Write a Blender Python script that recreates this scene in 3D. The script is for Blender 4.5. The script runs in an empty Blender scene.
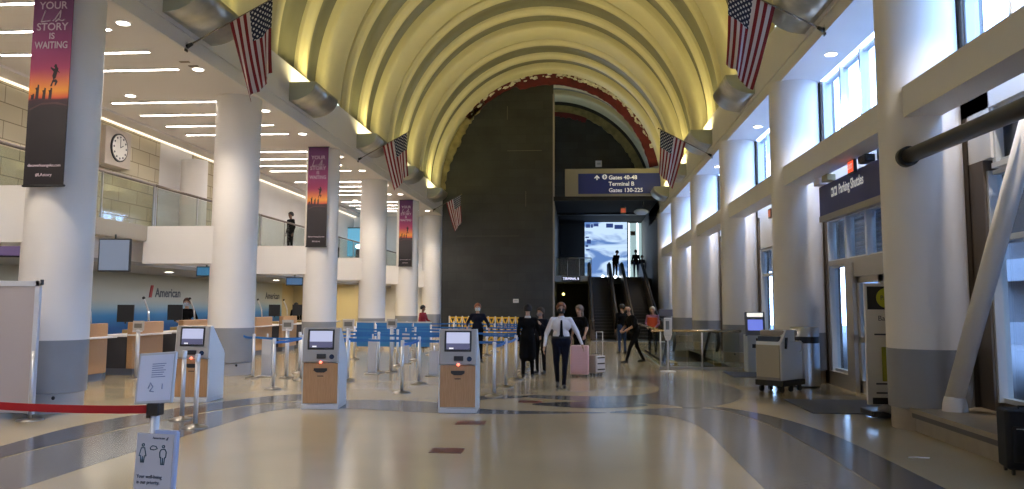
import bpy, bmesh, math, random
from mathutils import Vector, Matrix
import numpy as np
random.seed(7)
SC = bpy.context.scene
COL = SC.collection
PI = math.pi

# ------------------------------------------------------------------ materials
def mat(name, color, rough=0.5, metal=0.0, emit=None, estr=1.0, spec=0.5, noise=0.0, nscale=20.0, bump=0.0, alpha=1.0, coat=0.0):
    m = bpy.data.materials.new(name); m.use_nodes = True
    nt = m.node_tree; b = nt.nodes['Principled BSDF']
    c = tuple(color) + (1,)
    b.inputs['Base Color'].default_value = c
    b.inputs['Roughness'].default_value = rough
    b.inputs['Metallic'].default_value = metal
    b.inputs['Specular IOR Level'].default_value = spec
    b.inputs['Coat Weight'].default_value = coat
    if noise or bump:
        tc = nt.nodes.new('ShaderNodeTexCoord'); n = nt.nodes.new('ShaderNodeTexNoise')
        n.inputs['Scale'].default_value = nscale; n.inputs['Detail'].default_value = 4
        nt.links.new(tc.outputs['Object'], n.inputs['Vector'])
        if noise:
            r = nt.nodes.new('ShaderNodeValToRGB')
            r.color_ramp.elements[0].position = 0.3; r.color_ramp.elements[1].position = 0.7
            r.color_ramp.elements[0].color = tuple(x * (1 - noise) for x in color) + (1,)
            r.color_ramp.elements[1].color = tuple(min(1, x * (1 + noise)) for x in color) + (1,)
            nt.links.new(n.outputs['Fac'], r.inputs['Fac']); nt.links.new(r.outputs['Color'], b.inputs['Base Color'])
        if bump:
            bp = nt.nodes.new('ShaderNodeBump'); bp.inputs['Strength'].default_value = bump
            nt.links.new(n.outputs['Fac'], bp.inputs['Height']); nt.links.new(bp.outputs['Normal'], b.inputs['Normal'])
    if emit is not None:
        b.inputs['Emission Color'].default_value = tuple(emit) + (1,)
        b.inputs['Emission Strength'].default_value = estr
    return m

def glass_mat(name, tint=(0.9, 0.97, 1.0), refl=0.12):
    m = bpy.data.materials.new(name); m.use_nodes = True
    nt = m.node_tree; nt.nodes.clear()
    o = nt.nodes.new('ShaderNodeOutputMaterial'); mx = nt.nodes.new('ShaderNodeMixShader')
    t = nt.nodes.new('ShaderNodeBsdfTransparent'); g = nt.nodes.new('ShaderNodeBsdfGlossy')
    t.inputs['Color'].default_value = tuple(tint) + (1,); g.inputs['Roughness'].default_value = 0.03
    mx.inputs[0].default_value = refl
    nt.links.new(t.outputs[0], mx.inputs[1]); nt.links.new(g.outputs[0], mx.inputs[2]); nt.links.new(mx.outputs[0], o.inputs[0])
    return m

def nodes_of(m): return m.node_tree.nodes, m.node_tree.links, m.node_tree.nodes['Principled BSDF']

WHITE = mat('white_paint', (0.78, 0.765, 0.75), 0.55, noise=0.015, nscale=1.5)
WARM = mat('warm_white_paint', (0.82, 0.77, 0.73), 0.6)
COLM = mat('column_paint', (0.80, 0.775, 0.75), 0.45, noise=0.012, nscale=2)
GREYP = mat('grey_band_paint', (0.27, 0.275, 0.29), 0.4, noise=0.04, nscale=3)
STONEP = mat('plinth_stone', (0.36, 0.31, 0.25), 0.35, noise=0.08, nscale=6)
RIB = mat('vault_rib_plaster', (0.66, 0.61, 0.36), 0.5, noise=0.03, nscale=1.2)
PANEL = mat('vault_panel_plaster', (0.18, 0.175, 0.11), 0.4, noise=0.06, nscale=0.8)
DARK = mat('shadow_and_outlet_dark', (0.03, 0.03, 0.03), 0.8)  # painted shadow line above the ledges, also the plinth outlets
BLACK = mat('black_plastic', (0.02, 0.02, 0.022), 0.4)
BLACKM = mat('black_ceiling', (0.015, 0.015, 0.016), 0.85)
STEEL = mat('brushed_steel', (0.62, 0.62, 0.63), 0.28, 1.0)
CHROME = mat('chrome', (0.66, 0.67, 0.70), 0.38, 0.45)
ALU = mat('aluminium_frame', (0.72, 0.74, 0.78), 0.35, 0.4)
MULL = mat('window_mullion', (0.62, 0.66, 0.70), 0.45)
BROWN = mat('bronze_frame', (0.11, 0.085, 0.065), 0.5)
MESHM = mat('perforated_metal', (0.50, 0.49, 0.42), 0.3, 0.7, noise=0.2, nscale=3)
LEDW = mat('led_white', (1, 1, 1), 0.5, emit=(1.0, 0.88, 0.79), estr=30.0)
DOWN = mat('downlight_lens', (1, 1, 1), 0.5, emit=(1.0, 0.90, 0.78), estr=9.0)
DOWNR = mat('downlight_ring', (0.8, 0.8, 0.78), 0.4)
BULB = mat('sconce_lamp', (1, 1, 1), 0.5, emit=(1.0, 0.86, 0.42), estr=12.0)
GLASS = glass_mat('clear_glass')
SGLASS = glass_mat('green_glass', (0.86, 0.90, 0.87), 0.07)
WOOD = None
def wood(name, c1, c2, sc=(1, 1, 12)):
    m = mat(name, c1, 0.4); n, l, b = nodes_of(m)
    tc = n.new('ShaderNodeTexCoord'); mp = n.new('ShaderNodeMapping'); mp.inputs['Scale'].default_value = sc
    t = n.new('ShaderNodeTexNoise'); t.inputs['Scale'].default_value = 6; t.inputs['Detail'].default_value = 6
    r = n.new('ShaderNodeValToRGB'); r.color_ramp.elements[0].color = tuple(c1) + (1,); r.color_ramp.elements[1].color = tuple(c2) + (1,)
    r.color_ramp.elements[0].position = .35; r.color_ramp.elements[1].position = .65
    l.new(tc.outputs['Object'], mp.inputs['Vector']); l.new(mp.outputs[0], t.inputs['Vector']); l.new(t.outputs['Fac'], r.inputs['Fac'])
    l.new(r.outputs[0], b.inputs['Base Color']); return m
WOOD = wood('maple_veneer', (0.42, 0.235, 0.11), (0.49, 0.285, 0.145), (14, 14, 1))
WOODC = wood('counter_veneer', (0.44, 0.25, 0.12), (0.52, 0.31, 0.16), (3, 3, 14))
KIOSKG = mat('kiosk_grey', (0.42, 0.40, 0.38), 0.4, 0.2)
KIOSKW = mat('kiosk_white', (0.66, 0.70, 0.74), 0.35)
BLUEB = mat('blue_webbing', (0.015, 0.14, 0.45), 0.6)
REDB = mat('red_webbing', (0.42, 0.008, 0.015), 0.6)
NAVY = mat('navy_sign', (0.015, 0.03, 0.20), 0.4)
SIGNW = mat('sign_white_lettering', (0.85, 0.85, 0.88), 0.5, emit=(0.8, 0.85, 0.9), estr=0.25)
PAPER = mat('white_sign_sheet', (0.62, 0.65, 0.76), 0.35)
INK = mat('dark_ink', (0.05, 0.06, 0.09), 0.6)
SLATE = mat('slate_cladding', (0.05, 0.052, 0.055), 0.35, noise=0.25, nscale=1.1)
CONCW = mat('grey_fascia', (0.30, 0.28, 0.25), 0.5)
BRASS = mat('brass_rail', (0.60, 0.48, 0.30), 0.25, 0.8)
RUBBER = mat('black_rubber', (0.02, 0.02, 0.02), 0.6)
MATB = mat('entrance_carpet', (0.10, 0.11, 0.14), 0.9, noise=0.15, nscale=60)
YEL = mat('yellow_barrier', (0.75, 0.45, 0.04), 0.5)
REDP = mat('red_primer', (0.115, 0.01, 0.012), 0.7, noise=0.4, nscale=2)
RAGM = mat('torn_plaster', (0.70, 0.68, 0.55), 0.7, noise=0.3, nscale=6)
OLIVE = mat('stained_plaster', (0.26, 0.22, 0.09), 0.6, noise=0.35, nscale=2.5)
# floors
def terrazzo(name, c, rough):
    m = mat(name, c, rough, spec=0.38); n, l, b = nodes_of(m)
    tc = n.new('ShaderNodeTexCoord'); t = n.new('ShaderNodeTexNoise'); t.inputs['Scale'].default_value = 90; t.inputs['Detail'].default_value = 2
    t2 = n.new('ShaderNodeTexNoise'); t2.inputs['Scale'].default_value = 0.5
    mx = n.new('ShaderNodeMath'); mx.operation = 'ADD'
    r = n.new('ShaderNodeValToRGB'); r.color_ramp.elements[0].color = tuple(x * .86 for x in c) + (1,); r.color_ramp.elements[1].color = tuple(x * 1.12 for x in c) + (1,)
    r.color_ramp.elements[0].position = .7; r.color_ramp.elements[1].position = 1.3
    mr = n.new('ShaderNodeMath'); mr.operation = 'MULTIPLY'; mr.inputs[1].default_value = .5
    l.new(tc.outputs['Object'], t.inputs['Vector']); l.new(tc.outputs['Object'], t2.inputs['Vector'])
    l.new(t.outputs['Fac'], mx.inputs[0]); l.new(t2.outputs['Fac'], mx.inputs[1]); l.new(mx.outputs[0], mr.inputs[0])
    r.color_ramp.elements[0].position = .35; r.color_ramp.elements[1].position = .65
    l.new(mr.outputs[0], r.inputs['Fac']); l.new(r.outputs[0], b.inputs['Base Color']); return m
FLOORM = terrazzo('terrazzo_beige', (0.41, 0.345, 0.23), 0.16)
INL1 = terrazzo('terrazzo_grey', (0.15, 0.145, 0.145), 0.16)
INL2 = terrazzo('terrazzo_slate', (0.065, 0.065, 0.075), 0.16)
TILER = mat('red_floor_tile', (0.10, 0.022, 0.015), 0.3)

# ------------------------------------------------------------------ mesh builder
class MB:
    def __init__(s): s.v = []; s.f = []; s.m = []; s.sm = []
    def add(s, vs, fs, mi=0, T=None, smooth=False):
        o = len(s.v)
        s.v += [tuple(T @ Vector(v)) if T is not None else tuple(v) for v in vs]
        for f in fs: s.f.append([i + o for i in f]); s.m.append(mi); s.sm.append(smooth)
        return s
    def box(s, x0, x1, y0, y1, z0, z1, mi=0, T=None):
        v = [(x0,y0,z0),(x1,y0,z0),(x1,y1,z0),(x0,y1,z0),(x0,y0,z1),(x1,y0,z1),(x1,y1,z1),(x0,y1,z1)]
        return s.add(v, [(0,3,2,1),(4,5,6,7),(0,1,5,4),(1,2,6,5),(2,3,7,6),(3,0,4,7)], mi, T)
    def rbox(s, x0, x1, y0, y1, z0, z1, r=.02, mi=0, T=None, n=3):
        # box whose vertical edges are rounded, with small chamfers top and bottom
        pts = []
        for cx, cy, a0 in ((x1-r,y1-r,0),(x0+r,y1-r,90),(x0+r,y0+r,180),(x1-r,y0+r,270)):
            for k in range(n+1):
                a = math.radians(a0 + 90*k/n); pts.append((cx, cy, math.cos(a), math.sin(a)))
        e = r*.4; vs = []
        for z, rr in ((z0, r-e), (z0+e, r), (z1-e, r), (z1, r-e)):
            vs += [(p[0]+p[2]*rr, p[1]+p[3]*rr, z) for p in pts]
        N = len(pts); fs = [tuple(range(N-1,-1,-1)), tuple(range(3*N, 4*N))]
        for k in range(3):
            for i in range(N): j = (i+1) % N; fs.append((k*N+i, k*N+j, (k+1)*N+j, (k+1)*N+i))
        return s.add(vs, fs, mi, T)
    def cyl(s, p0, p1, r0, r1=None, n=16, mi=0, caps=True, smooth=True):
        r1 = r0 if r1 is None else r1
        p0 = Vector(p0); p1 = Vector(p1); d = (p1-p0).normalized()
        a = Vector((0,0,1)) if abs(d.z) < .9 else Vector((1,0,0))
        u = d.cross(a).normalized(); w = d.cross(u)
        vs = []
        for p, r in ((p0, r0), (p1, r1)):
            for i in range(n):
                t = 2*PI*i/n; vs.append(tuple(p + u*math.cos(t)*r + w*math.sin(t)*r))
        o = len(s.v)
        s.add(vs, [(i, (i+1)%n, n+(i+1)%n, n+i) for i in range(n)], mi, None, smooth)
        if caps:
            s.f.append([o+i for i in range(n-1,-1,-1)]); s.m.append(mi); s.sm.append(False)
            s.f.append([o+n+i for i in range(n)]); s.m.append(mi); s.sm.append(False)
        return s
    def tube(s, pts, r, n=8, mi=0):
        for a, b in zip(pts, pts[1:]): s.cyl(a, b, r, r, n, mi)
        for p in pts[1:-1]: s.ball(p, (r,r,r), 8, 5, mi)
        return s
    def ball(s, c, r, n=12, m=8, mi=0, T=None):
        vs = [(c[0],c[1],c[2]+r[2])]
        for j in range(1, m):
            t = PI*j/m
            for i in range(n):
                a = 2*PI*i/n; vs.append((c[0]+r[0]*math.sin(t)*math.cos(a), c[1]+r[1]*math.sin(t)*math.sin(a), c[2]+r[2]*math.cos(t)))
        vs.append((c[0],c[1],c[2]-r[2])); fs = []
        for i in range(n): fs.append((0, 1+i, 1+(i+1)%n))
        for j in range(m-2):
            for i in range(n): a = 1+j*n+i; b = 1+j*n+(i+1)%n; fs.append((a, a+n, b+n, b))
        L = len(vs)-1
        for i in range(n): fs.append((L, 1+(m-2)*n+(i+1)%n, 1+(m-2)*n+i))
        return s.add(vs, fs, mi, T, True)
    def lathe(s, prof, c=(0,0,0), n=24, mi=0, smooth=True, T=None):
        vs = []; fs = []
        for r, z in prof:
            for i in range(n): a = 2*PI*i/n; vs.append((c[0]+r*math.cos(a), c[1]+r*math.sin(a), c[2]+z))
        for k in range(len(prof)-1):
            for i in range(n): j = (i+1)%n; fs.append((k*n+i, k*n+j, (k+1)*n+j, (k+1)*n+i))
        s.add(vs, fs, mi, T, smooth)
        s.add([vs[i] for i in range(n)], [tuple(range(n-1,-1,-1))], mi, T)
        k = (len(prof)-1)*n
        return s.add([vs[k+i] for i in range(n)], [tuple(range(n))], mi, T)
    def prism(s, poly, axis, a, b, mi=0, T=None):
        # poly is 2D; axis 'x': (y,z), 'y': (x,z), 'z': (x,y)
        def P(p, t):
            return (t,p[0],p[1]) if axis=='x' else (p[0],t,p[1]) if axis=='y' else (p[0],p[1],t)
        n = len(poly); vs = [P(p,a) for p in poly] + [P(p,b) for p in poly]
        fs = [tuple(range(n-1,-1,-1)), tuple(range(n,2*n))] + [(i,(i+1)%n,n+(i+1)%n,n+i) for i in range(n)]
        return s.add(vs, fs, mi, T)
    def build(s, name, mats, parent=None, loc=None, rot=None, uv=None):
        me = bpy.data.meshes.new(name); me.from_pydata(s.v, [], s.f)
        if not isinstance(mats, (list, tuple)): mats = [mats]
        for m in mats: me.materials.append(m)
        me.polygons.foreach_set('material_index', s.m); me.polygons.foreach_set('use_smooth', s.sm)
        bm = bmesh.new(); bm.from_mesh(me); bmesh.ops.recalc_face_normals(bm, faces=bm.faces); bm.to_mesh(me); bm.free()
        me.update()
        o = bpy.data.objects.new(name, me); COL.objects.link(o)
        if parent: o.parent = parent
        if loc: o.location = loc
        if rot: o.rotation_euler = rot
        return o

def tag(o, label, cat, group=None, kind=None):
    o['label'] = label; o['category'] = cat
    if group: o['group'] = group
    if kind: o['kind'] = kind
    return o
def thing(name, label, cat, loc=(0,0,0), rz=0, group=None):
    o = bpy.data.objects.new(name, None); o.empty_display_size = .2; COL.objects.link(o)
    o.location = loc; o.rotation_euler = (0,0,rz); return tag(o, label, cat, group)
def struct(o): o['kind'] = 'structure'; return o
def copy_tree(o, parent=None, label=None, loc=None, rz=None):
    c = o.copy(); COL.objects.link(c); c.parent = parent
    if label: c['label'] = label
    if loc: c.location = loc
    if rz is not None: c.rotation_euler = (0,0,rz)
    for ch in list(KIDS(o)): copy_tree(ch, c)
    return c
def KIDS(o): return [c for c in bpy.data.objects if c.parent == o]
_FONT = {}
def text(body, size, material, parent, loc, rot, name='lettering', shear=0, width=None, extrude=.002, align='CENTER', bold=0.0, space=1.0):
    cu = bpy.data.curves.new('t', 'FONT'); cu.body = body; cu.size = size; cu.extrude = extrude; cu.align_x = align; cu.align_y = 'CENTER'
    cu.shear = shear; cu.offset = bold; cu.resolution_u = 3; cu.space_line = space
    t = bpy.data.objects.new('t', cu); COL.objects.link(t)
    dg = bpy.context.evaluated_depsgraph_get(); dg.update()
    me = bpy.data.meshes.new_from_object(t.evaluated_get(dg)); me.name = name
    bpy.data.objects.remove(t); bpy.data.curves.remove(cu)
    me.materials.clear(); me.materials.append(material)
    o = bpy.data.objects.new(name, me); COL.objects.link(o)
    if parent: o.parent = parent
    o.location = loc; o.rotation_euler = rot
    if width:
        xs = [v.co.x for v in me.vertices]; w = max(xs)-min(xs)
        for v in me.vertices: v.co.x *= width/w
    return o
ORD = ['nearest','second','third','fourth','fifth','sixth','seventh','eighth','ninth','tenth']

# ------------------------------------------------------------------ layout numbers
XL, XR = -8.45, 4.98           # column centre lines
FL, FR = -7.85, 4.60           # inner faces of the beams
S = 6.67; Y0L, Y0R = 12.35, 12.0
XC = (FL+FR)/2; ZS = 8.2; R0 = (FR-FL)/2
YB, YE, YF = -9.0, 45.6, 52.7    # back wall, slate wall, wall behind it
ZSOF = 6.8

# ------------------------------------------------------------------ floor
fl = MB()
for x0,x1,y0,y1 in ((-22,2.55,YB,62),(2.55,4.15,YB,23.2),(2.55,4.15,31,62),(4.15,6.2,YB,62)):
    fl.box(x0,x1,y0,y1,-.25,0)
floor = struct(fl.build('floor', FLOORM))
INLAYS = {
'grey_inlay': (INL1, .003, [(-6.3,4.0),(-6.35, 8.44), (-6.27, 9.59), (-6.15, 10.9), (-5.85, 12.26), (-5.52, 13.28), (-4.9, 13.89), (-4.29, 14.23), (-3.22, 14.32), (-2.47, 14.1), (-1.9, 13.4), (-1.25, 13.13), (-0.33, 13.1), (0.5, 13.08), (0.33, 13.0), (-0.31, 12.84), (-1.25, 12.7), (-2.2, 12.68), (-2.89, 12.86), (-3.96, 13.15), (-4.62, 13.09), (-5.0, 12.51), (-5.04, 11.12), (-5.09, 9.99), (-5.13, 9.08), (-5.16, 7.86), (-5.15, 4.0)]),
'dark_inlay': (INL2, .004, [(-6.6,4.0),(-6.75,7.0),(-6.87, 9.13), (-7.0, 10.55), (-6.88, 11.72), (-6.38, 13.34), (-5.93, 14.25), (-5.34, 15.11), (-4.33, 14.9), (-4.33, 14.38), (-4.95, 14.03), (-5.58, 13.41), (-5.91, 12.37), (-6.2, 10.99), (-6.31, 9.66), (-6.39, 8.49),(-6.3,4.0)]),
'dark_inlay.001': (INL2, .004, [(-0.96, 13.99), (-0.35, 14.34), (0.19, 14.53), (0.8, 14.44), (1.31, 14.12), (0.76, 13.74), (0.17, 13.56), (-0.33, 13.71)]),
'grey_inlay.003': (INL1, .003, [(-2.6,14.25),(-1.9,15.1),(-1.03,15.35),(-.9,15.0),(-1.7,14.6),(-2.3,14.0)]),
'grey_inlay.001': (INL1, .003, [(0.48, 19.19), (1.48, 19.95), (2.45, 19.62), (3.0, 18.43), (3.26, 17.34), (3.27, 16.36), (2.83, 14.82), (2.29, 14.07), (1.82, 13.63), (1.57, 14.28), (0.31, 14.47), (-1.03, 14.97), (-1.06, 15.47), (0.33, 15.25), (1.23, 15.66), (1.66, 16.49), (1.65, 18.08), (1.22, 18.99)]),
'grey_inlay.002': (INL1, .003, [(0.33, 13.07), (1.0, 13.56), (1.86, 13.9), (2.32, 13.67), (2.56, 12.85), (2.78, 11.65), (2.82, 9.26), (2.81, 4.0), (1.75, 4.0), (1.73, 9.65), (1.75, 11.47), (1.63, 12.23), (1.37, 12.81), (0.96, 13.0)]),
'dark_inlay.002': (INL2, .004, [(2.06, 14.12), (2.39, 14.07), (3.02, 13.0), (3.36, 11.52), (3.44, 10.06), (3.46, 4.0), (2.81, 4.0), (2.84, 9.27), (2.80, 11.7), (2.6, 12.91), (2.34, 13.76)]),
}
def smooth_poly(p, it=2):
    for _ in range(it):
        q = []
        for i in range(len(p)):
            a, b = p[i], p[(i+1)%len(p)]
            q += [(a[0]*.75+b[0]*.25, a[1]*.75+b[1]*.25), (a[0]*.25+b[0]*.75, a[1]*.25+b[1]*.75)]
        p = q
    return p
for k, (m_, h, p) in INLAYS.items():
    MB().prism(smooth_poly(p), 'z', -.01, h).build(k.split('.')[0], m_, floor)
for (x, y, w) in ((-1.55, 9.52, .38),(-1.56,11.72,.42),(-.85,14.35,.42)):
    MB().box(x-w/2, x+w/2, y-.16, y+.16, -.01, .005).build('red_tile', TILER, floor)
# pit below the down escalator
pt = MB(); pt.box(2.45,2.55,23.2,31,-3.6,0); pt.box(4.15,4.25,23.2,31,-3.6,0); pt.box(2.45,4.25,23.1,23.2,-3.6,-.25); pt.box(2.45,4.25,31,31.1,-3.6,-.25); pt.box(2.45,4.25,23.1,31.1,-3.7,-3.6)
struct(pt.build('floor.001', CONCW))

# ------------------------------------------------------------------ vault
VS = 1.07
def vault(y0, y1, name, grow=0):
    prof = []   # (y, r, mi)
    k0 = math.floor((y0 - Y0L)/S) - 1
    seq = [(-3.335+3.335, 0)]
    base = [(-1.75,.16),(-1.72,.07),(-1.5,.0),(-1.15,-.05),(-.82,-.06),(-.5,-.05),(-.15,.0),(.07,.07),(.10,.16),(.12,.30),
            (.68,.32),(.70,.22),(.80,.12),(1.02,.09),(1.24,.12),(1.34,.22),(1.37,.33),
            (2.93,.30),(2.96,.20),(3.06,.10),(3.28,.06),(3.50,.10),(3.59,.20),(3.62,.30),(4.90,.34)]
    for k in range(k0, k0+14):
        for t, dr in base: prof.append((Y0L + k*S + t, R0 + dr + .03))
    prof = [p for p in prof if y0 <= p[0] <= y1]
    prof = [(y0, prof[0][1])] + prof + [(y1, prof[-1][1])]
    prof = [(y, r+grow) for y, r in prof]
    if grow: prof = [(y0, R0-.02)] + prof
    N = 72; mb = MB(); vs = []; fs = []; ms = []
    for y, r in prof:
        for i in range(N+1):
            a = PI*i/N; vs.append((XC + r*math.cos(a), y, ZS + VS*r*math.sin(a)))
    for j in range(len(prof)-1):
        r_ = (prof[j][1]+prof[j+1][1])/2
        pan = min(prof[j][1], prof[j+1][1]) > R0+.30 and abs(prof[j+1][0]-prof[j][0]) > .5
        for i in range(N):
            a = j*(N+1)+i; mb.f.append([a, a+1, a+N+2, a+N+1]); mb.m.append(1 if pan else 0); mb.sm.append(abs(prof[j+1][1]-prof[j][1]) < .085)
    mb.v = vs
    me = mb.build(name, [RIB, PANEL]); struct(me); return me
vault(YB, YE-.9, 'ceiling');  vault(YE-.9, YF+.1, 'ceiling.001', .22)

# upper walls with ledges, soffits
def upper(side):
    s = -1 if side == 'left' else 1
    f = FL if s < 0 else FR
    def X(d): return f + s*d     # d>0 away from hall
    mb = MB()
    def bx(d0,d1,z0,z1,m=0,y0=YB,y1=YF): 
        a, b = sorted((X(d0), X(d1))); mb.box(a,b,y0,y1,z0,z1,m)
    bx(.0,.9,7.12,8.2); bx(.03,.9,7.06,7.12); bx(0,.9,ZSOF,7.06)
    w = struct(mb.build('wall_%s' % side, WHITE))
    Y0 = Y0L
    for k in range(-3, 6):   # dark strips stand in for the shadow line between ledge and recessed vault panels
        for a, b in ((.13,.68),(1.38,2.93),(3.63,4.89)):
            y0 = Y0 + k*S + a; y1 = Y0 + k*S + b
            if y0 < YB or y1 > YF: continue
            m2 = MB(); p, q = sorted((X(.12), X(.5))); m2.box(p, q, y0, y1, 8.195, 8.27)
            o = m2.build('ledge_shadow_strip', DARK, w)
    return w
upper('left'); upper('right')

# ------------------------------------------------------------------ far walls
def arc_poly(x0, x1, z0, r, n=40, xc=XC):
    pts = [(x1, z0)]; xs = [x1 + (x0-x1)*i/n for i in range(n+1)]
    for x in xs:
        dx = x - xc; pts.append((x, ZS + VS*math.sqrt(max(0, r*r - dx*dx)) if abs(dx) < r else ZS))
    pts.append((x0, z0)); return pts
SL = mat('slate_cladding_wall', (0.047, 0.05, 0.05), 0.38); n, l, b = nodes_of(SL)
tc = n.new('ShaderNodeTexCoord'); mp = n.new('ShaderNodeMapping'); mp.inputs['Rotation'].default_value = (PI/2, 0, 0)
br = n.new('ShaderNodeTexBrick'); br.inputs['Scale'].default_value = 1; br.inputs['Brick Width'].default_value = 1.0; br.inputs['Row Height'].default_value = .5
br.inputs['Mortar Size'].default_value = .008; br.inputs['Color1'].default_value = (0.024,0.027,0.027,1); br.inputs['Color2'].default_value = (0.034,0.037,0.036,1); br.inputs['Mortar'].default_value = (0.016,0.017,0.017,1)
nz = n.new('ShaderNodeTexNoise'); nz.inputs['Scale'].default_value = .7; nz.inputs['Detail'].default_value = 8
mm = n.new('ShaderNodeMixRGB'); mm.blend_type = 'MULTIPLY'; mm.inputs[0].default_value = .75
rr = n.new('ShaderNodeValToRGB'); rr.color_ramp.elements[0].position = .3; rr.color_ramp.elements[1].position = .7; rr.color_ramp.elements[0].color = (.55,.55,.55,1); rr.color_ramp.elements[1].color = (1.3,1.3,1.3,1)
l.new(tc.outputs['Object'], mp.inputs['Vector']); l.new(mp.outputs[0], br.inputs['Vector']); l.new(tc.outputs['Object'], nz.inputs['Vector'])
l.new(nz.outputs['Fac'], rr.inputs['Fac']); l.new(br.outputs['Color'], mm.inputs[1]); l.new(rr.outputs[0], mm.inputs[2]); l.new(mm.outputs[0], b.inputs['Base Color'])
wb = MB(); wb.prism(arc_poly(-7.86, -1.42, 0, 6.15), 'y', YE, YE+.3)
wfar = struct(wb.build('wall_far', SL))
MB().box(-1.46,-1.36,YE-.02,YE+.32,0,13.9).build('corner_trim', CONCW, wfar)
sc_ = MB()
for x0,x1,z0,z1 in ((-4.1,-2.1,10.55,10.58),(-4.12,-4.09,12.4,13.2),(-3.03,-3.0,7.3,8.2),(-7.0,-3.4,5.6,5.615)):
    sc_.box(x0,x1,YE-.01,YE+.01,z0,z1)
sc_.build('scratches', mat('scratch_grey',(.14,.13,.10),.7), wfar)
def fire(name, label, x, y, z, w, h):
    t = thing(name, label, 'alarm', (x, y, z))
    MB().rbox(-w/2,w/2,-.06,0,-h/2,h/2,.02).build('housing', WHITE, t); MB().box(-w*.3,w*.3,-.07,-.06,-h*.15,h*.15).build('lens', mat('alarm_lens',(.5,.5,.5),.3), t)
fire('wall_alarm', 'small white alarm box on the dark slate wall right of the two dark-coated women', -3.56, YE, 1.9, .32, .22)
fire('wall_alarm', 'small pale square on the dark wall above the blue gates sign', 1.35, YF-.1, 10.98, .42, .42)
# torn edge: red primer ring, ragged plaster
ring = MB(); N = 90; vs = []; rnd = random.Random(3)
for i in range(N+1):
    a = math.radians(12 + 128*i/N); j = rnd.uniform(-.05,.05)
    for r in (5.80+j*.6 + (.28 if i > N*.75 else 0), 6.5): vs.append((XC+r*math.cos(a), ZS+VS*r*math.sin(a)))
for i in range(N):
    q = [vs[2*i], vs[2*i+1], vs[2*i+3], vs[2*i+2]]; ring.prism(q, 'y', YE-.10, YE+.02)
ring.build('trim_1', REDP); bpy.data.objects['trim_1']['kind'] = 'structure'
rg = MB()
for i in range(150):
    a = math.radians(rnd.uniform(18, 138)); r = 6.30 + rnd.uniform(-.1,.12) ; s = rnd.uniform(.05,.22)
    if rnd.random() < .35: a = math.radians(rnd.uniform(40,75))
    p = []
    for t in range(5):
        b_ = a + s*math.cos(t*1.256+i)*.14; q = r + s*.5*math.sin(t*1.256+i)*rnd.uniform(.5,1)
        p.append((XC+q*math.cos(b_), ZS+VS*q*math.sin(b_)))
    y = YE-.16 + rnd.uniform(-.03,.03); rg.prism(p, 'y', y, y+.03)
o = rg.build('trim_2', RAGM); o['kind'] = 'structure'
og = MB(); vs = []
for i in range(41):
    a = math.radians(128 + 51*i/40); j = rnd.uniform(-.07,.07)
    for r in (5.85+j + .25*abs(i-20)/20, 6.35): vs.append((XC+r*math.cos(a), ZS+VS*r*math.sin(a)))
for i in range(40): og.prism([vs[2*i], vs[2*i+1], vs[2*i+3], vs[2*i+2]], 'y', YE-.10, YE+.02)
o = og.build('trim_3', OLIVE); o['kind'] = 'structure'
# wall behind, right of the slate
wf = MB(); wf.prism(arc_poly(-8.8, 5.5, 7.6, 7.3), 'y', YF, YF+.3); struct(wf.build('wall_far.001', SL))
o2 = MB(); vs = []
for i in range(61):
    a = math.radians(4 + 110*i/60); j = rnd.uniform(-.06,.06)
    for r in (5.85+j, 6.35): vs.append((XC+r*math.cos(a), ZS+VS*r*math.sin(a)))
for i in range(60): o2.prism([vs[2*i], vs[2*i+1], vs[2*i+3], vs[2*i+2]], 'y', YF-.12, YF)
o = o2.build('trim_4', OLIVE); o['kind'] = 'structure'
o3 = MB(); vs = []
for i in range(31):
    a = math.radians(68 + 34*i/30); j = rnd.uniform(-.06,.06)
    for r in (5.6+j, 5.9): vs.append((XC+r*math.cos(a), ZS+VS*r*math.sin(a)))
for i in range(30): o3.prism([vs[2*i], vs[2*i+1], vs[2*i+3], vs[2*i+2]], 'y', YF-.16, YF-.02)
o = o3.build('trim_5', REDP); o['kind'] = 'structure'
# portal below: black ceiling, side walls
struct(MB().box(-1.4,4.7,YE+.3,60.5,7.72,7.9).build('ceiling.002', BLACKM))
struct(MB().box(-1.9,-1.4,YE+.3,60.5,0,8.0).build('wall_inner_left', SL))
GREYW = mat('portal_grey_wall', (0.25,0.23,0.22), .6)
struct(MB().box(4.6,5.0,YE+.3,60.5,0,8.0).build('wall_inner_right', GREYW))
# upper floor slab behind escalators
ul = MB(); ul.box(-1.4,4.6,51.5,60.5,3.05,3.4); ul.box(-1.4,.75,47.5,51.5,3.05,3.4); struct(ul.build('floor.002', CONCW))
struct(MB().box(-1.9,5.0,60.3,60.6,0,8.0).build('wall_end', mat('portal_dark_wall', (.02,.02,.022), .7)))
struct(MB().box(-1.4,4.6,53,53.2,0,3.05).build('wall_under_landing', mat('brown_panel', (.05,.04,.035), .6)))

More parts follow.
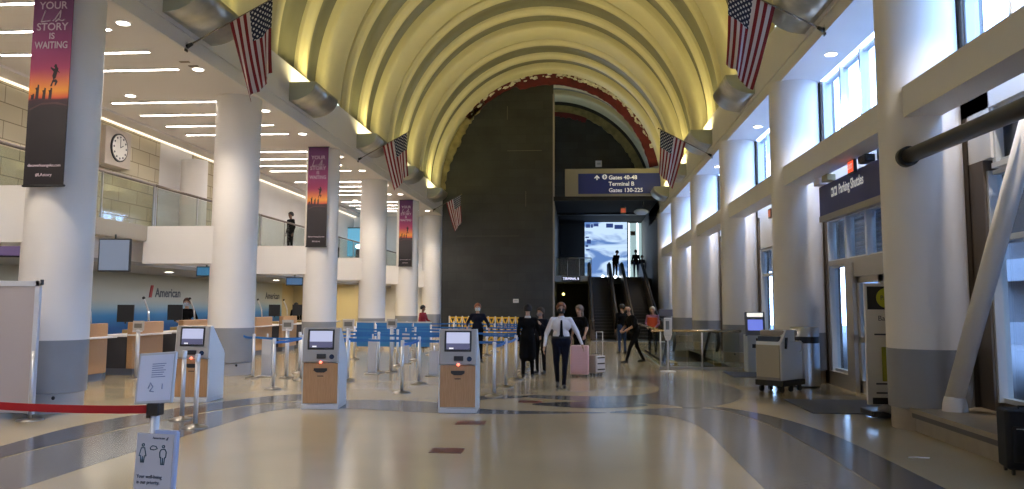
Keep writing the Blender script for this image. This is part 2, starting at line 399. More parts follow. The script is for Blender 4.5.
# ------------------------------------------------------------------ columns
col_names = {}
def column(x, y, label, zt=ZSOF+.02, r=.545):
    t = thing('round_column', label, 'column', (x, y, 0))
    MB().lathe([(r-.03,0),(r-.03,.29)], n=40).build('plinth', STONEP if x > 0 else mat('pale_plinth', (.42,.41,.40), .35), t)
    MB().lathe([(r+.005,.30),(r+.005,1.12)], n=48).build('painted_band', GREYP, t)
    MB().lathe([(r,1.12),(r,zt)], n=48).build('shaft', COLM, t)
    MB().ball((-.28 if x > 0 else .35,-r+.09 if x>0 else -.42,.24),(.03,.02,.03),8,6).build('outlet', DARK, t)
    return t
for k in range(-1, 6):
    place = ['beside the camera','holding the foreground banner, leftmost in the photo','behind the left kiosk, without a banner','with the middle banner, behind the middle kiosk','between the middle and the farthest banner','with the farthest banner','touching the dark slate wall'][k+1]
    column(XL, Y0L+k*S, 'white round column of the left row %s' % place, r=.525 if k <= 0 else .545)
    place = ['beside the camera','in the foreground beside the stone bench','just behind the wheeled white machine','beyond the machine, right of the escalator railing','fourth from the front, behind the escalator railing','fifth from the front, far down the hall','farthest, near the blue gates sign'][k+1]
    if k <= 5: column(XR, Y0R+k*S, 'white round column of the right row %s' % place)

# ------------------------------------------------------------------ left side: mezzanine
cl = MB(); cl.box(-22, FL-.9, YB, 47, ZSOF, ZSOF+.3); cl.box(FL-.9, FL-.05, YB, 47, ZSOF-.004, ZSOF+.001); struct(cl.build('ceiling.003', WARM))
# ceiling cove step
cv = MB(); cv.box(-12.6,-12.35,YB,46,ZSOF-.06,ZSOF+.01)
struct(cv.build('trim_6', WARM))

sl = MB(); sl.box(-16,-10.5,YB,46,3.2,3.57); sb = struct(sl.build('floor.003', mat('mezzanine_floor',(.45,.42,.38),.5)))
fw = MB(); fw.box(-16,-10.9,YB,46,2.63,3.2); struct(fw.build('ceiling.005', mat('lower_soffit', (.36,.35,.34), .6)))
fe = MB(); fe.box(-10.5,-10.46,YB,46,3.24,3.57); fe.box(-10.5,-10.47,YB,46,3.2,3.24); struct(fe.build('trim_43', CONCW))
fa = MB(); fa.box(-10.9,-10.86,YB,46,2.72,3.2); struct(fa.build('trim_7', WHITE))
for k in range(-1, 6):
    y = Y0L + k*S
    b_ = MB(); b_.box(-10.55, XL+.1, y-.42, y+.42, 2.66, 3.57); struct(b_.build('trim_8' if k<0 else 'trim_%d' % (9+k), COLM))
# stone wall
ST = mat('limestone_block', (0.45,0.39,0.26), .8); n,l,b = nodes_of(ST)
tc = n.new('ShaderNodeTexCoord'); mp = n.new('ShaderNodeMapping'); mp.inputs['Rotation'].default_value = (PI/2,0,PI/2)
br = n.new('ShaderNodeTexBrick'); br.inputs['Scale'].default_value = 1; br.inputs['Brick Width'].default_value = .95; br.inputs['Row Height'].default_value = .42; br.offset = .37
br.inputs['Mortar Size'].default_value = .012; br.inputs['Color1'].default_value = (0.48,0.42,0.29,1); br.inputs['Color2'].default_value = (0.56,0.50,0.36,1); br.inputs['Mortar'].default_value = (0.22,0.18,0.12,1)
sx = n.new('ShaderNodeSeparateXYZ'); cx = n.new('ShaderNodeCombineXYZ')
l.new(tc.outputs['Object'], sx.inputs[0]); l.new(sx.outputs[1], cx.inputs[0]); l.new(sx.outputs[2], cx.inputs[1]); l.new(cx.outputs[0], br.inputs['Vector'])
nz = n.new('ShaderNodeTexNoise'); nz.inputs['Scale'].default_value = 4; nz.inputs['Detail'].default_value = 6; l.new(tc.outputs['Object'], nz.inputs['Vector'])
bp = n.new('ShaderNodeBump'); bp.inputs['Strength'].default_value = .6; l.new(nz.outputs['Fac'], bp.inputs['Height']); l.new(bp.outputs[0], b.inputs['Normal']); l.new(br.outputs['Color'], b.inputs['Base Color'])
w1 = MB(); w1.box(-13.6,-13.2,YB,24.0,3.57,6.8); w1.box(-13.6,-13.2,26.2,31,3.57,6.8); struct(w1.build('wall_mezzanine', ST))
w2 = MB(); w2.box(-13.6,-13.25,24,26.2,3.57,6.8); w2.box(-13.6,-13.2,31,46,3.57,6.8); struct(w2.build('wall_mezzanine.001', WHITE))
struct(MB().box(-22,FL,46,46.3,0,7).build('wall_left_end', WHITE))
struct(MB().box(-22.2,-22,YB,47,0,7).build('wall_left_outer', WARM))
t = thing('round_column', 'slim white round column on the mezzanine before the stone wall', 'column', (-12.6, 25.1, 3.57))
MB().lathe([(.42,0),(.42,2.8)], n=32).build('shaft', COLM, t)
# mezzanine recess lights washing the stone wall
wl = thing('cove_light', 'warm strip of light along the top of the mezzanine stone wall', 'light', (-13.1, 0, 6.76))
MB().box(-.04,.04,8,46,0,.03).build('diffuser', mat('cove_glow', (1,1,1), .5, emit=(1,.86,.66), estr=1.2), wl)
# glass balustrades per bay
def balustrade(y0, y1, label):
    t = thing('glass_balustrade', label, 'railing', (-10.5, y0, 3.57)); L = y1-y0
    npan = 3; pw = L/npan
    for i in range(npan):
        MB().box(-.045,-.03,i*pw+.02,(i+1)*pw-.02,.0,1.0).build('glass_panel', SGLASS, t)
    MB().cyl((-.04,0,1.06),(-.04,L,1.06),.035,n=10).build('handrail', mat('dark_bronze_rail',(.16,.13,.11),.35,.5), t)
    for i in range(npan+1):
        y = min(max(i*pw,.03),L-.03); MB().box(-.06,-.02,y-.015,y+.015,0,1.05).build('post', STEEL, t)
for k in range(-1, 5):
    balustrade(Y0L+k*S+.02, Y0L+(k+1)*S-.02, 'mezzanine glass balustrade with bronze rail, %s' % (['left of the foreground column','between the two nearest left columns, below the clock','in the second opening, with a person behind it','in the opening right of the middle banner','in the narrow opening left of the farthest banner','in the last opening before the slate wall'][k+1]))
# clock cabinet on wall
ck = thing('wall_clock', 'white round clock in a square box case on the mezzanine stone wall', 'clock', (-13.2, 21.15, 5.5))
MB().rbox(0,.35,-.62,.62,0,1.05,.02).build('case', mat('clock_case',(.50,.44,.38),.5), ck)
MB().cyl((.35,0,.53),(.39,0,.53),.40,n=32).build('bezel', BLACK, ck)
dial = MB().cyl((.39,0,.53),(.395,0,.53),.36,n=32).build('dial', mat('clock_dial',(.8,.78,.74),.4), ck)
for i in range(12):
    a = i*PI/6; tk = MB(); tk.cyl((.396,.30*math.sin(a),.53+.30*math.cos(a)),(.402,.30*math.sin(a),.53+.30*math.cos(a)),.03,n=8); tk.build('hour_mark', INK, dial)
h = MB(); h.box(.40,.405,-.01,.01,.53,.78); hh = h.build('minute_hand', INK, dial)
h = MB(); h.add([(.405,0,.52),(.405,.15,.60),(.405,.14,.62),(.405,-.01,.54)],[(0,1,2,3)]); h.build('hour_hand', INK, dial)
# linear ceiling lights + downlights
lt = None; cnt = 0
bays = ['nearest bay','bay behind the foreground banner','bay behind the second column','bay behind the middle banner','bay before the last banner','farthest bay']
for k in range(-1, 5):
    for j, off in enumerate((.15, 1.5, 2.85, 4.05)):
        y = Y0L + k*S + off
        lab = 'white ceiling strip light, %s of four in the left %s' % (['first','second','third','last'][j], bays[k+1])
        if lt is None:
            lt = thing('linear_ceiling_light', lab, 'ceiling light', (-10.3, y, ZSOF-.012), 0, 'linear strip lights in the left ceiling')
            MB().box(-1.58,1.58,-.045,.045,-.002,.012).build('diffuser', LEDW, lt); 
            fr_ = MB(); fr_.box(-1.61,1.61,-.065,-.045,-.006,.012); fr_.box(-1.61,1.61,.045,.065,-.006,.012); fr_.build('frame', DOWNR, lt)
        else: copy_tree(lt, None, lab, (-10.3, y, ZSOF-.012))
def mk_down(loc, label, r=.13, group=None, first=[None]):
    if first[0] is None:
        t = thing('downlight', label, 'ceiling light', loc, 0, group)
        MB().lathe([(.16,-.012),(.16,.01)], n=24).build('trim_ring', DOWNR, t); MB().lathe([(.112,-.018),(.112,-.01)], n=24).build('lens', DOWN, t); first[0] = t; return t
    c = copy_tree(first[0], None, label, loc)
    if group: c['group'] = group
    elif 'group' in c: del c['group']
    return c
for k in range(-1, 5):
    for j, off in enumerate((1.2, 4.1)):
        mk_down((-8.27, Y0L+k*S+off, ZSOF), 'round downlight on the left soffit edge, %s one, %s' % (['first','second'][j], bays[k+1]), group='downlights in the left soffit')
for k in range(0, 4):
    mk_down((-11.0, Y0L+k*S+6.14, ZSOF), 'round recessed downlight deep in the left ceiling, %s from the front' % ORD[k], group='downlights in the left soffit')
RBAY = ['nearest bay','bay over the parking shuttles sign','third bay','fourth bay','fifth bay','last bay']
for k in range(-1, 4):
    mk_down((5.12, Y0R+k*S+4.3, ZSOF-.001), 'round recessed downlight in the right soffit, in the %s' % RBAY[k+1], group='downlights in the right soffit')
for i, (x, y) in enumerate(((-8.3,15.9),(-8.25,16.2))):
    tag(MB().rbox(-.11,.11,-.05,.05,-.015,0,.02).build('ceiling_vent', mat('brown_grille',(.22,.17,.12),.6), None, (x,y,ZSOF)), ['small brown ceiling grille nearer the foreground column','small brown ceiling grille farther from the foreground column'][i], 'vent')

# ------------------------------------------------------------------ ticketing below mezzanine
TB = mat('ticketing_backdrop', (.5,.52,.5), .5); n,l,b = nodes_of(TB)
tc = n.new('ShaderNodeTexCoord'); sx = n.new('ShaderNodeSeparateXYZ'); mr = n.new('ShaderNodeMapRange'); mr.inputs[1].default_value = 0; mr.inputs[2].default_value = 2.63
r = n.new('ShaderNodeValToRGB'); e = r.color_ramp.elements; e[0].position = 0; e[0].color = (.01,.06,.18,1); e[1].position = 1; e[1].color = (.36,.38,.36,1)
for p, c in ((.36,(.008,.09,.30,1)),(.50,(.03,.22,.50,1)),(.60,(.28,.40,.48,1)),(.68,(.40,.42,.40,1))): x_ = e.new(p); x_.color = c
l.new(tc.outputs['Object'], sx.inputs[0]); l.new(sx.outputs[2], mr.inputs[0]); l.new(mr.outputs[0], r.inputs['Fac']); l.new(r.outputs[0], b.inputs['Base Color'])
struct(MB().box(-14.2,-14.0,YB,37,0,2.63).build('wall_ticketing', TB))
BEI = mat('beige_wall', (.45,.38,.24), .6)
struct(MB().box(-14.0,-9.6,38.5,38.8,0,2.63).build('wall_ticketing_end', BEI))
struct(MB().box(-14.2,-14.0,37,46,0,2.63).build('wall_ticketing.001', BEI))
am = thing('airline_wall_sign', 'dark lettering of the airline name on the pale ticketing wall', 'sign', (-13.99, 26.4, 2.03))
text('American', .42, INK, am, (0,0,0), (PI/2,0,PI/2), width=1.7, bold=.008)
lg = MB(); lg.prism([(-1.25,-.15),(-1.1,-.15),(-1.0,.25),(-1.15,.25)],'x',0,.02,0); lg.build('emblem', mat('emblem_red',(.35,.02,.03),.5), am)
am2 = thing('airline_wall_sign', 'dark airline lettering on the ticketing wall seen in the second opening', 'sign', (-13.99, 38.2-2.4, 2.03))
text('American', .42, INK, am2, (0,0,0), (PI/2,0,PI/2), width=1.7, bold=.008)

def counter(y, label, first=[None]):
    if first[0] is not None: return copy_tree(first[0], None, label, (-10.5, y, 0))
    t = thing('ticket_counter', label, 'counter', (-10.5, y, 0), 0, 'wooden ticket counters')
    MB().rbox(-.16,0,-.7,.7,.16,1.25,.03).build('body', WOODC, t)
    MB().box(-.7,-.04,-.6,.6,0,.16).build('toe_kick', mat('toe_kick_grey',(.18,.19,.22),.5), t)
    MB().rbox(-.12,.2,-.74,.74,.93,.965,.015).build('shelf', mat('white_shelf',(.75,.74,.76),.3), t)
    MB().rbox(-.95,-.16,-.66,.66,.9,.94,.01).build('worktop', WHITE, t); MB().box(-.8,-.2,-.62,.62,.16,.9).build('cabinet', mat('counter_cabinet_dark',(.06,.06,.07),.5), t)
    s_ = MB().rbox(-1.15,-.75,.76,1.66,.32,1.02,.02).build('scale_front', mat('scale_front_veneer',(.40,.27,.10),.4), t)
    mo = MB().rbox(-.78,-.36,-.12,-.07,1.24,1.66,.01).build('monitor', BLACK, t)
    MB().cyl((-.57,-.09,1.2),(-.57,-.09,1.35),.02,n=8).build('monitor_stalk', BLACK, t)
    MB().tube([(-.3,.5,1.25),(-.32,.5,1.5),(-.45,.5,1.80)],.024,8).build('camera_arm', STEEL, t)
    MB().ball((-.46,.5,1.83),(.04,.04,.04),8,6).build('camera', BLACK, t)
    first[0] = t; return t
pos = ['left of the tall post sign, nearest in view','right of the tall post sign, before the masked agent','hidden partly by the left kiosk','behind the second left column','first seen through the second opening','second seen through the second opening','beside the middle banner column','last in the row, in the far opening']
for i, p in enumerate(pos): counter(16.55+2.42*i, 'wooden ticket counter with white shelf, %s' % p)
# screens below mezzanine edge
def tv(x, y, z, w, h, label, rz=0.0, col=(.25,.33,.45), white=False):
    t = thing('hanging_screen', label, 'screen', (x, y, z), rz)
    MB().rbox(-w/2-.03,w/2+.03,-.03,.05,-h/2-.03,h/2+.03,.015).build('bezel', BLACK, t)
    MB().box(-w/2,w/2,-.036,-.03,-h/2,h/2).build('display', mat('display_lit',(.05,.05,.05),.3, emit=col, estr=.45), t)
    MB().cyl((0,0,h/2),(0,0,h/2+.12),.02,n=8).build('hanger', BLACK, t)
    return t
tv(-10.05, 16.6, 2.74, .62, .66, 'pale blue hanging display screen right of the foreground column', .15, (.30,.37,.52))
tv(-9.55, 19.9, 2.52, .45, .2, 'small blue counter screen under the white beam, left of the second left column', .1, (.04,.28,.55))
tv(-9.6, 26.5, 2.45, .52, .22, 'small blue counter screen in the second opening, left of the middle banner column', .1, (.10,.25,.50))
tv(-9.15, 26.7, 2.46, .45, .14, 'small white counter screen in the second opening beside the blue one', .1, (.7,.7,.8))
tv(-9.95, 13.3, 2.72, .5, .38, 'purple and white display screen at the left edge of the photo', .25, (.20,.12,.30))
for i,(x,y) in enumerate(((-10.98+.0,15.6),(-11.6,18.9),(-12.2,23),(-11.8,27),(-12,31))):
    mk_down((x, y, 2.63), 'round downlight in the low ticketing ceiling, %s from the front' % ORD[i], group='downlights over ticketing')

# ------------------------------------------------------------------ right side windows
def window_unit(name, y0, y1, z0, z1, n, x=5.6, glassm=GLASS, rails=()):
    fr = MB(); w = .06
    fr.box(x,x+.12,y0,y1,z0,z0+w); fr.box(x,x+.12,y0,y1,z1-w,z1)
    for i in range(n+1):
        y = y0 + (y1-y0)*i/n; fr.box(x-.06,x+.12,y-.045,y+.045,z0,z1)
    for rz in rails: fr.box(x-.02,x+.12,y0,y1,rz-.04,rz+.04)
    o = struct(fr.build(name, MULL)); g = MB(); g.box(x+.05,x+.062,y0,y1,z0+.02,z1-.02); g.build('pane', glassm, o); return o
wn = 1
for k in range(-2, 5):
    y0 = max(YB, Y0R+k*S); y1 = Y0R+(k+1)*S
    window_unit('window_%d' % wn, y0+.34, y1-.34, 4.82, ZSOF-.02, 5); wn += 1
    jb = MB(); 
    jb.box(5.5,5.8,y1-.34,y1+.34,0,ZSOF)
    struct(jb.build('trim_%d' % (20+k), BROWN))
    # mid beam and bulkhead
    bm_ = MB(); bm_.box(FR,5.08,y0+.3,y1-.42,4.38,4.82); bm_.box(5.5,5.75,y0,y1,4.38,4.82); struct(bm_.build('wall_right.%03d' % (k+3), WHITE))
    if k in (-2,-1):
        window_unit('window_%d' % wn, y0+.34, y1-.72, .45, 3.55, 4, rails=(2.62,)); wn += 1
        bk = MB(); bk.box(5.5,5.72,y1-.95,y1-.3,3.7,4.82); bk.box(5.5,5.72,y0+.6,y1-.95,3.55,3.62)
        js = MB(); js.box(5.5,5.74,y1-.72,y1-.3,.3,3.7); struct(js.build('trim_%d' % (50+k), BROWN))
        lv = MB()
        for q_ in range(3): lv.box(5.42,5.5,y0+.3+q_*1.35,y0+1.5+q_*1.35,4.12,4.42); lv.box(5.42,5.5,y0+.3+q_*1.35,y0+1.5+q_*1.35,3.72,4.02)
        struct(lv.build('trim_%d' % (55+k), BLACK))
        struct(bk.build('wall_right_low.%03d' % (k+13), WHITE)); bk = MB(); bk.box(5.5,5.74,y0+.3,y0+.6,.3,3.6); struct(bk.build('wall_right_low.%03d' % (k+3), WHITE))
        window_unit('window_%d' % wn, y0+.6, y1-.95, 3.62, 4.38, 4, glassm=glass_mat('smoked_glass',(.08,.08,.09),.08)); wn += 1
    elif k == 0:
        window_unit('window_%d' % wn, y0+.34, y1-.34, 2.66, 3.62, 5); wn += 1
        sla = MB()
        for i in range(9): sla.box(5.75,5.78,y0+1.6,y1-.8,2.72+i*.1,2.76+i*.1)
        struct(sla.build('trim_40', BLUEB if False else mat('outside_louvre',(.14,.18,.25),.5)))
        bk = MB(); bk.box(5.5,5.72,y0+.6,y1-.6,3.62,4.38); struct(bk.build('wall_right_low', WHITE))
    else:
        window_unit('window_%d' % wn, y0+.34, y1-.34, .12, 3.4, 4, rails=(2.62,)); wn += 1
        bk = MB(); bk.box(5.5,5.72,y0+.6,y1-.6,3.4,4.38); struct(bk.build('wall_right_low.%03d' % (k+3), WHITE))
# base wall + bench
bn = MB(); bn.prism([(4.62,0),(5.6,0),(5.6,.34),(4.55,.32),(4.55,.26),(4.62,.25)], 'y', YB, Y0R-.35); 
bench = struct(bn.build('trim_41', mat('bench_stone',(.30,.25,.18),.3,noise=.08,nscale=5)))
MB().box(4.575,4.63,YB,Y0R-.36,.19,.262).build('dark_edge', mat('bench_dark_edge',(.05,.045,.05),.4), bench)
bw = MB(); bw.box(5.6,5.75,YB,Y0R-.3,.0,.45); bw.box(5.55,5.75,Y0R+S+.3,YE,0,.12); struct(bw.build('wall_right_base', BROWN))
# doors in the bay beyond the foreground column
def door(name, y0, y1, z1, hand):
    t = MB(); w = .13
    t.box(5.55,5.62,y0,y0+w,0,z1); t.box(5.55,5.62,y1-w,y1,0,z1); t.box(5.55,5.62,y0,y1,z1-w,z1); t.box(5.55,5.62,y0,y1,0,.25); t.box(5.55,5.62,y0,y1,1.0,1.1)
    o = struct(t.build(name, mat('door_frame_grey',(.42,.40,.38),.4)))
    MB().box(5.58,5.59,y0+w,y1-w,.25,z1-w).build('pane', GLASS, o)
    h = MB(); h.tube([(5.55,hand,.85),(5.48,hand,.85),(5.48,hand,1.25),(5.55,hand,1.25)],.015,8); h.build('door_handle', CHROME, o)
dy = Y0R+.75
door('door_1', 14.0, 15.26, 2.3, 15.1); door('door_2', 15.3, 16.56, 2.3, 15.45); 
window_unit('window_%d' % wn, 17.0, 18.3, .3, 2.6, 1); wn += 1
hd = MB(); hd.box(5.5,5.7,12.5,18.2,2.58,2.68); hd.box(5.5,5.66,12.5,17.0,2.3,2.58); hd.box(5.5,5.7,16.95,18.4,0,.3); hd.box(5.5,5.66,12.4,14.0,0,2.3); hd.box(5.46,5.68,16.56,17.0,0,2.58)
struct(hd.build('trim_42', mat('door_header_grey',(.38,.36,.34),.45)))
# exterior
gz = mat('street_asphalt',(.07,.075,.085),.8)
struct(MB().box(5.9,60,-30,80,-.35,-.2).build('ground', gz))
cn = MB(); cn.box(5.95,14,-12,50,3.75,4.3); struct(cn.build('ceiling_outside', mat('canopy_dark',(.10,.10,.11),.7)))
bd = thing('parking_structure', 'pale concrete building across the street, seen through the door glass', 'building', (24, 20, -.2))
m_ = MB()
for z in (0,3.2,6.4,9.6): m_.box(-2,2,-55,45,z,z+1.1)
m_.box(1.6,1.9,-55,45,0,7)
m_.build('deck', mat('pale_concrete',(.09,.105,.13),.8), bd)
for i in range(-6,6): MB().box(-1.8,1.8,i*8,i*8+.7,0,10).build('pillar', mat('pale_concrete2',(.12,.13,.15),.8), bd)
# back wall with big glazing (behind the camera)
struct(MB().box(-22,6,YB-.3,YB,0,16.5).build('wall_back', WHITE))

# braces
br_ = thing('diagonal_brace', 'thick white round brace leaning up from the bench beside the right column', 'brace', (0,0,0))
MB().cyl((4.99,11.28,.50),(5.49,9.80,4.37),.118,n=24).build('tube', COLM, br_)
MB().lathe([(.16,0),(.15,.10),(.125,.20)], c=(4.99,11.28,.32), n=24).build('foot', COLM, br_)
PZ = 3.70
dp = thing('dark_pipe_brace', 'dark grey round pipe running out of the right foreground column', 'pipe', (0,0,0))
MB().cyl((4.60,11.47,3.80),(4.52,5.55,PZ),.105,n=24).build('tube', mat('dark_grey_pipe',(.03,.028,.028),.35), dp)
MB().cyl((4.60,11.56,3.80),(4.60,11.42,3.80),.14,n=24).build('collar', BLACK, dp)

# ------------------------------------------------------------------ sconces
def sconce(side, y, label, on=True):
    s = 1 if side == 'left' else -1
    t = thing('uplight_sconce', label, 'wall light', (FL if s > 0 else FR, y, 7.19)); 
    n = 10; vs = []; fs = []; L = 1.0
    for th in range(n+1):
        a = PI/2*th/n
        for yy in (-L, L):
            for r in (1.0, .965): vs.append((s*.74*math.sin(a)*r, yy, .54 - .52*math.cos(a)*r))
    for i in range(n):
        a = i*4; b = a+4
        fs += [(a,b,b+2,a+2),(a+1,a+3,b+3,b+1),(a,a+1,b+1,b),(a+2,b+2,b+3,a+3)]
    fs += [(0,2,3,1),(4*n,4*n+1,4*n+3,4*n+2)]
    MB().add(vs, fs, 0, None, True).build('trough', MESHM, t)
    for yy in (-L-.015, L):
        e = MB(); pts = [(0,.02)] + [(s*.74*math.sin(PI/2*k/n), .54-.52*math.cos(PI/2*k/n)) for k in range(n+1)] + [(0,.54)]
        e.prism(pts, 'y', yy, yy+.015); e.build('end_plate', mat('sconce_end',(.42,.44,.36),.3,.5), t)
    MB().cyl((s*.3,-.25,.28),(s*.3,.25,.28),.05,n=10).build('lamp', BULB, t)
    la = bpy.data.lights.new('sconce_lamp_light','AREA'); la.shape = 'RECTANGLE'; la.size = .5; la.size_y = 1.6; la.energy = SCW; la.color = (1,.84,.38); la.spread = PI
    lo = bpy.data.objects.new('sconce_lamp_light', la); COL.objects.link(lo); lo.parent = t; lo.location = (s*.36,0,.42); lo.rotation_euler = (PI, s*.12, 0)
    return t
SCW = 92
where = ['nearest, outside the frame','cut by the top of the photo','between second column and middle banner','right of the middle banner','above the farthest banner','next to the slate wall']
whr = ['over the near right, outside the frame','at the top edge of the photo','below the big right flag','beyond it, above the third right column','fourth from front, behind the flag','last one beside the gates sign']
for k in range(-1, 5):
    sconce('left', Y0L+(k+.5)*S-.55, 'metal uplight trough on the left beam, %s' % where[k+1])
    sconce('right', Y0R+(k+.5)*S-.1, 'metal uplight trough on the right beam, %s' % whr[k+1])

# ------------------------------------------------------------------ flags
def flag_mat():
    m = mat('flag_cloth', (1,1,1), .8); n, l, b = nodes_of(m)
    uv = n.new('ShaderNodeUVMap'); sx = n.new('ShaderNodeSeparateXYZ'); l.new(uv.outputs[0], sx.inputs[0])
    def M(op, a, b_=None, c=None):
        x = n.new('ShaderNodeMath'); x.operation = op
        for i, v in enumerate((a, b_, c)):
            if v is None: continue
            if isinstance(v, (int, float)): x.inputs[i].default_value = v
            else: l.new(v, x.inputs[i])
        return x.outputs[0]
    U, V = sx.outputs[0], sx.outputs[1]    # U along fly 0..1, V along hoist 0..1 (1 = top / pole tip)
    stripe = M('LESS_THAN', M('FRACT', M('MULTIPLY', V, 6.5)), .5)     # red when < .5
    can = M('MULTIPLY', M('LESS_THAN', U, .4), M('GREATER_THAN', V, 6/13))
    cu = M('FRACT', M('MULTIPLY', U, 5.5/.4)); cv = M('FRACT', M('MULTIPLY', M('SUBTRACT', V, 6/13), 4.5*13/7))
    def dot(ou, ov):
        a = M('SUBTRACT', M('FRACT', M('ADD', cu, ou)), .5); c_ = M('SUBTRACT', M('FRACT', M('ADD', cv, ov)), .5)
        return M('LESS_THAN', M('ADD', M('MULTIPLY', a, a), M('MULTIPLY', c_, c_)), .038)
    st = M('MAXIMUM', dot(.0,.0), dot(.5,.5))
    def mix(f, a, b_):
        x = n.new('ShaderNodeMixRGB'); l.new(f, x.inputs[0])
        for i, v in ((1,a),(2,b_)):
            if isinstance(v, tuple): x.inputs[i].default_value = v
            else: l.new(v, x.inputs[i])
        return x.outputs[0]
    s1 = mix(stripe, (.66,.60,.60,1), (.22,.010,.018,1)); c1 = mix(st, (.012,.018,.05,1), (.6,.6,.62,1)); f = mix(can, s1, c1)
    l.new(f, b.inputs['Base Color']); return m
FLAGM = flag_mat()
def flag(side, y, label, base_z=6.85, hoist=1.0, fly=1.65, pole=2.35, up=.50, seed=0, fwd=0.0):
    s = 1 if side == 'left' else -1
    t = thing('flag_on_pole', label, 'flag', (FL if s > 0 else FR, y, base_z))
    d = Vector((s*math.cos(up), fwd, math.sin(up))).normalized()
    MB().cyl((0,0,0), tuple(d*pole), .018, .012, 8).build('pole', mat('flagpole',(.20,.17,.13),.4,.5), t)
    MB().ball(tuple(d*pole), (.03,.03,.03), 8, 6).build('finial', BRASS, t)
    bk = MB(); bk.cyl((0,0,0),(s*.12,0,.06),.05,.03,10); bk.rbox(-.02 if s>0 else 0, 0 if s>0 else .02, -.06,.06,-.1,.1,.005); bk.build('bracket', BLACK, t)
    NU, NV = 26, 16; vs = []; uvs = []
    # the cloth hangs from the outer part of the pole; the fly drops mostly downward, gathering toward the tip side
    for i in range(NU+1):
        u = i/NU
        for j in range(NV+1):
            v = j/NV      # 0 inner (toward wall) .. 1 tip
            p = d*(pole-.05-hoist*(1-v))
            drop = fly*u
            side_shift = s*(.42*u*(1-v*.55) + .06*u*u)
            gather = -s*.20*u*v
            fold = .10*math.sin(v*9+seed+u*2.0)*u + .05*math.sin(v*17+seed*2)*u
            vs.append((p.x+side_shift+gather, p.y+fold, p.z-drop*(.97+.03*v)-.12*u*(1-v)))
            uvs.append((u, v))
    fs = [(i*(NV+1)+j, i*(NV+1)+j+1, (i+1)*(NV+1)+j+1, (i+1)*(NV+1)+j) for i in range(NU) for j in range(NV)]
    me = bpy.data.meshes.new('cloth'); me.from_pydata(vs, [], fs); me.materials.append(FLAGM)
    ul = me.uv_layers.new(name='UVMap')
    for p in me.polygons:
        p.use_smooth = True
        for li in p.loop_indices: ul.data[li].uv = uvs[me.loops[li].vertex_index]
    o = bpy.data.objects.new('cloth', me); COL.objects.link(o); o.parent = t
    so = o.modifiers.new('s','SOLIDIFY'); so.thickness = .008
    return t
flag('left', 15.1, 'large striped flag on a pole, upper left near the foreground', seed=1, hoist=1.0, fly=1.55, pole=2.05)
flag('left', 27.75, 'striped flag on a pole above the left columns, middle distance', seed=2, hoist=1.0, fly=1.55, pole=2.05)
flag('left', 42.7, 'small distant striped flag in front of the dark slate wall', seed=4, hoist=.9, fly=1.5, pole=1.75, base_z=6.8)
flag('right', 15.0, 'large striped flag on a pole, upper right near the foreground', seed=3, hoist=1.0, fly=1.55, pole=2.05)
flag('right', 27.75, 'distant striped flag on a pole overlapping the blue gates sign', seed=5, hoist=1.0, fly=1.55, pole=2.05)

# ------------------------------------------------------------------ banners
BN = mat('banner_print', (1,1,1), .55); n,l,b = nodes_of(BN)
tc = n.new('ShaderNodeTexCoord'); sx = n.new('ShaderNodeSeparateXYZ'); mr = n.new('ShaderNodeMapRange'); mr.inputs[1].default_value = 0; mr.inputs[2].default_value = 3.4
r = n.new('ShaderNodeValToRGB'); e = r.color_ramp.elements; e[0].position = 0; e[0].color = (.010,.008,.012,1); e[1].position = 1; e[1].color = (.13,.035,.14,1)
for p, c in ((.36,(.012,.009,.014,1)),(.405,(.03,.010,.02,1)),(.415,(.45,.06,.03,1)),(.45,(.62,.25,.03,1)),(.50,(.55,.14,.06,1)),(.56,(.42,.05,.14,1)),(.66,(.30,.035,.17,1)),(.80,(.16,.03,.13,1))): x_ = e.new(p); x_.color = c
nz = n.new('ShaderNodeTexNoise'); nz.inputs['Scale'].default_value = 1.2; ad = n.new('ShaderNodeMath'); ad.operation = 'MULTIPLY_ADD'; ad.inputs[1].default_value = .25; 
l.new(tc.outputs['Object'], sx.inputs[0]); l.new(tc.outputs['Object'], nz.inputs['Vector']); l.new(nz.outputs['Fac'], ad.inputs[0]); l.new(sx.outputs[2], ad.inputs[2])
sb_ = n.new('ShaderNodeMath'); sb_.operation = 'SUBTRACT'; sb_.inputs[1].default_value = .125
l.new(ad.outputs[0], sb_.inputs[0]); l.new(sb_.outputs[0], mr.inputs[0]); l.new(mr.outputs[0], r.inputs['Fac']); l.new(r.outputs[0], b.inputs['Base Color'])
BTXT = mat('banner_lettering',(.60,.50,.58),.6)
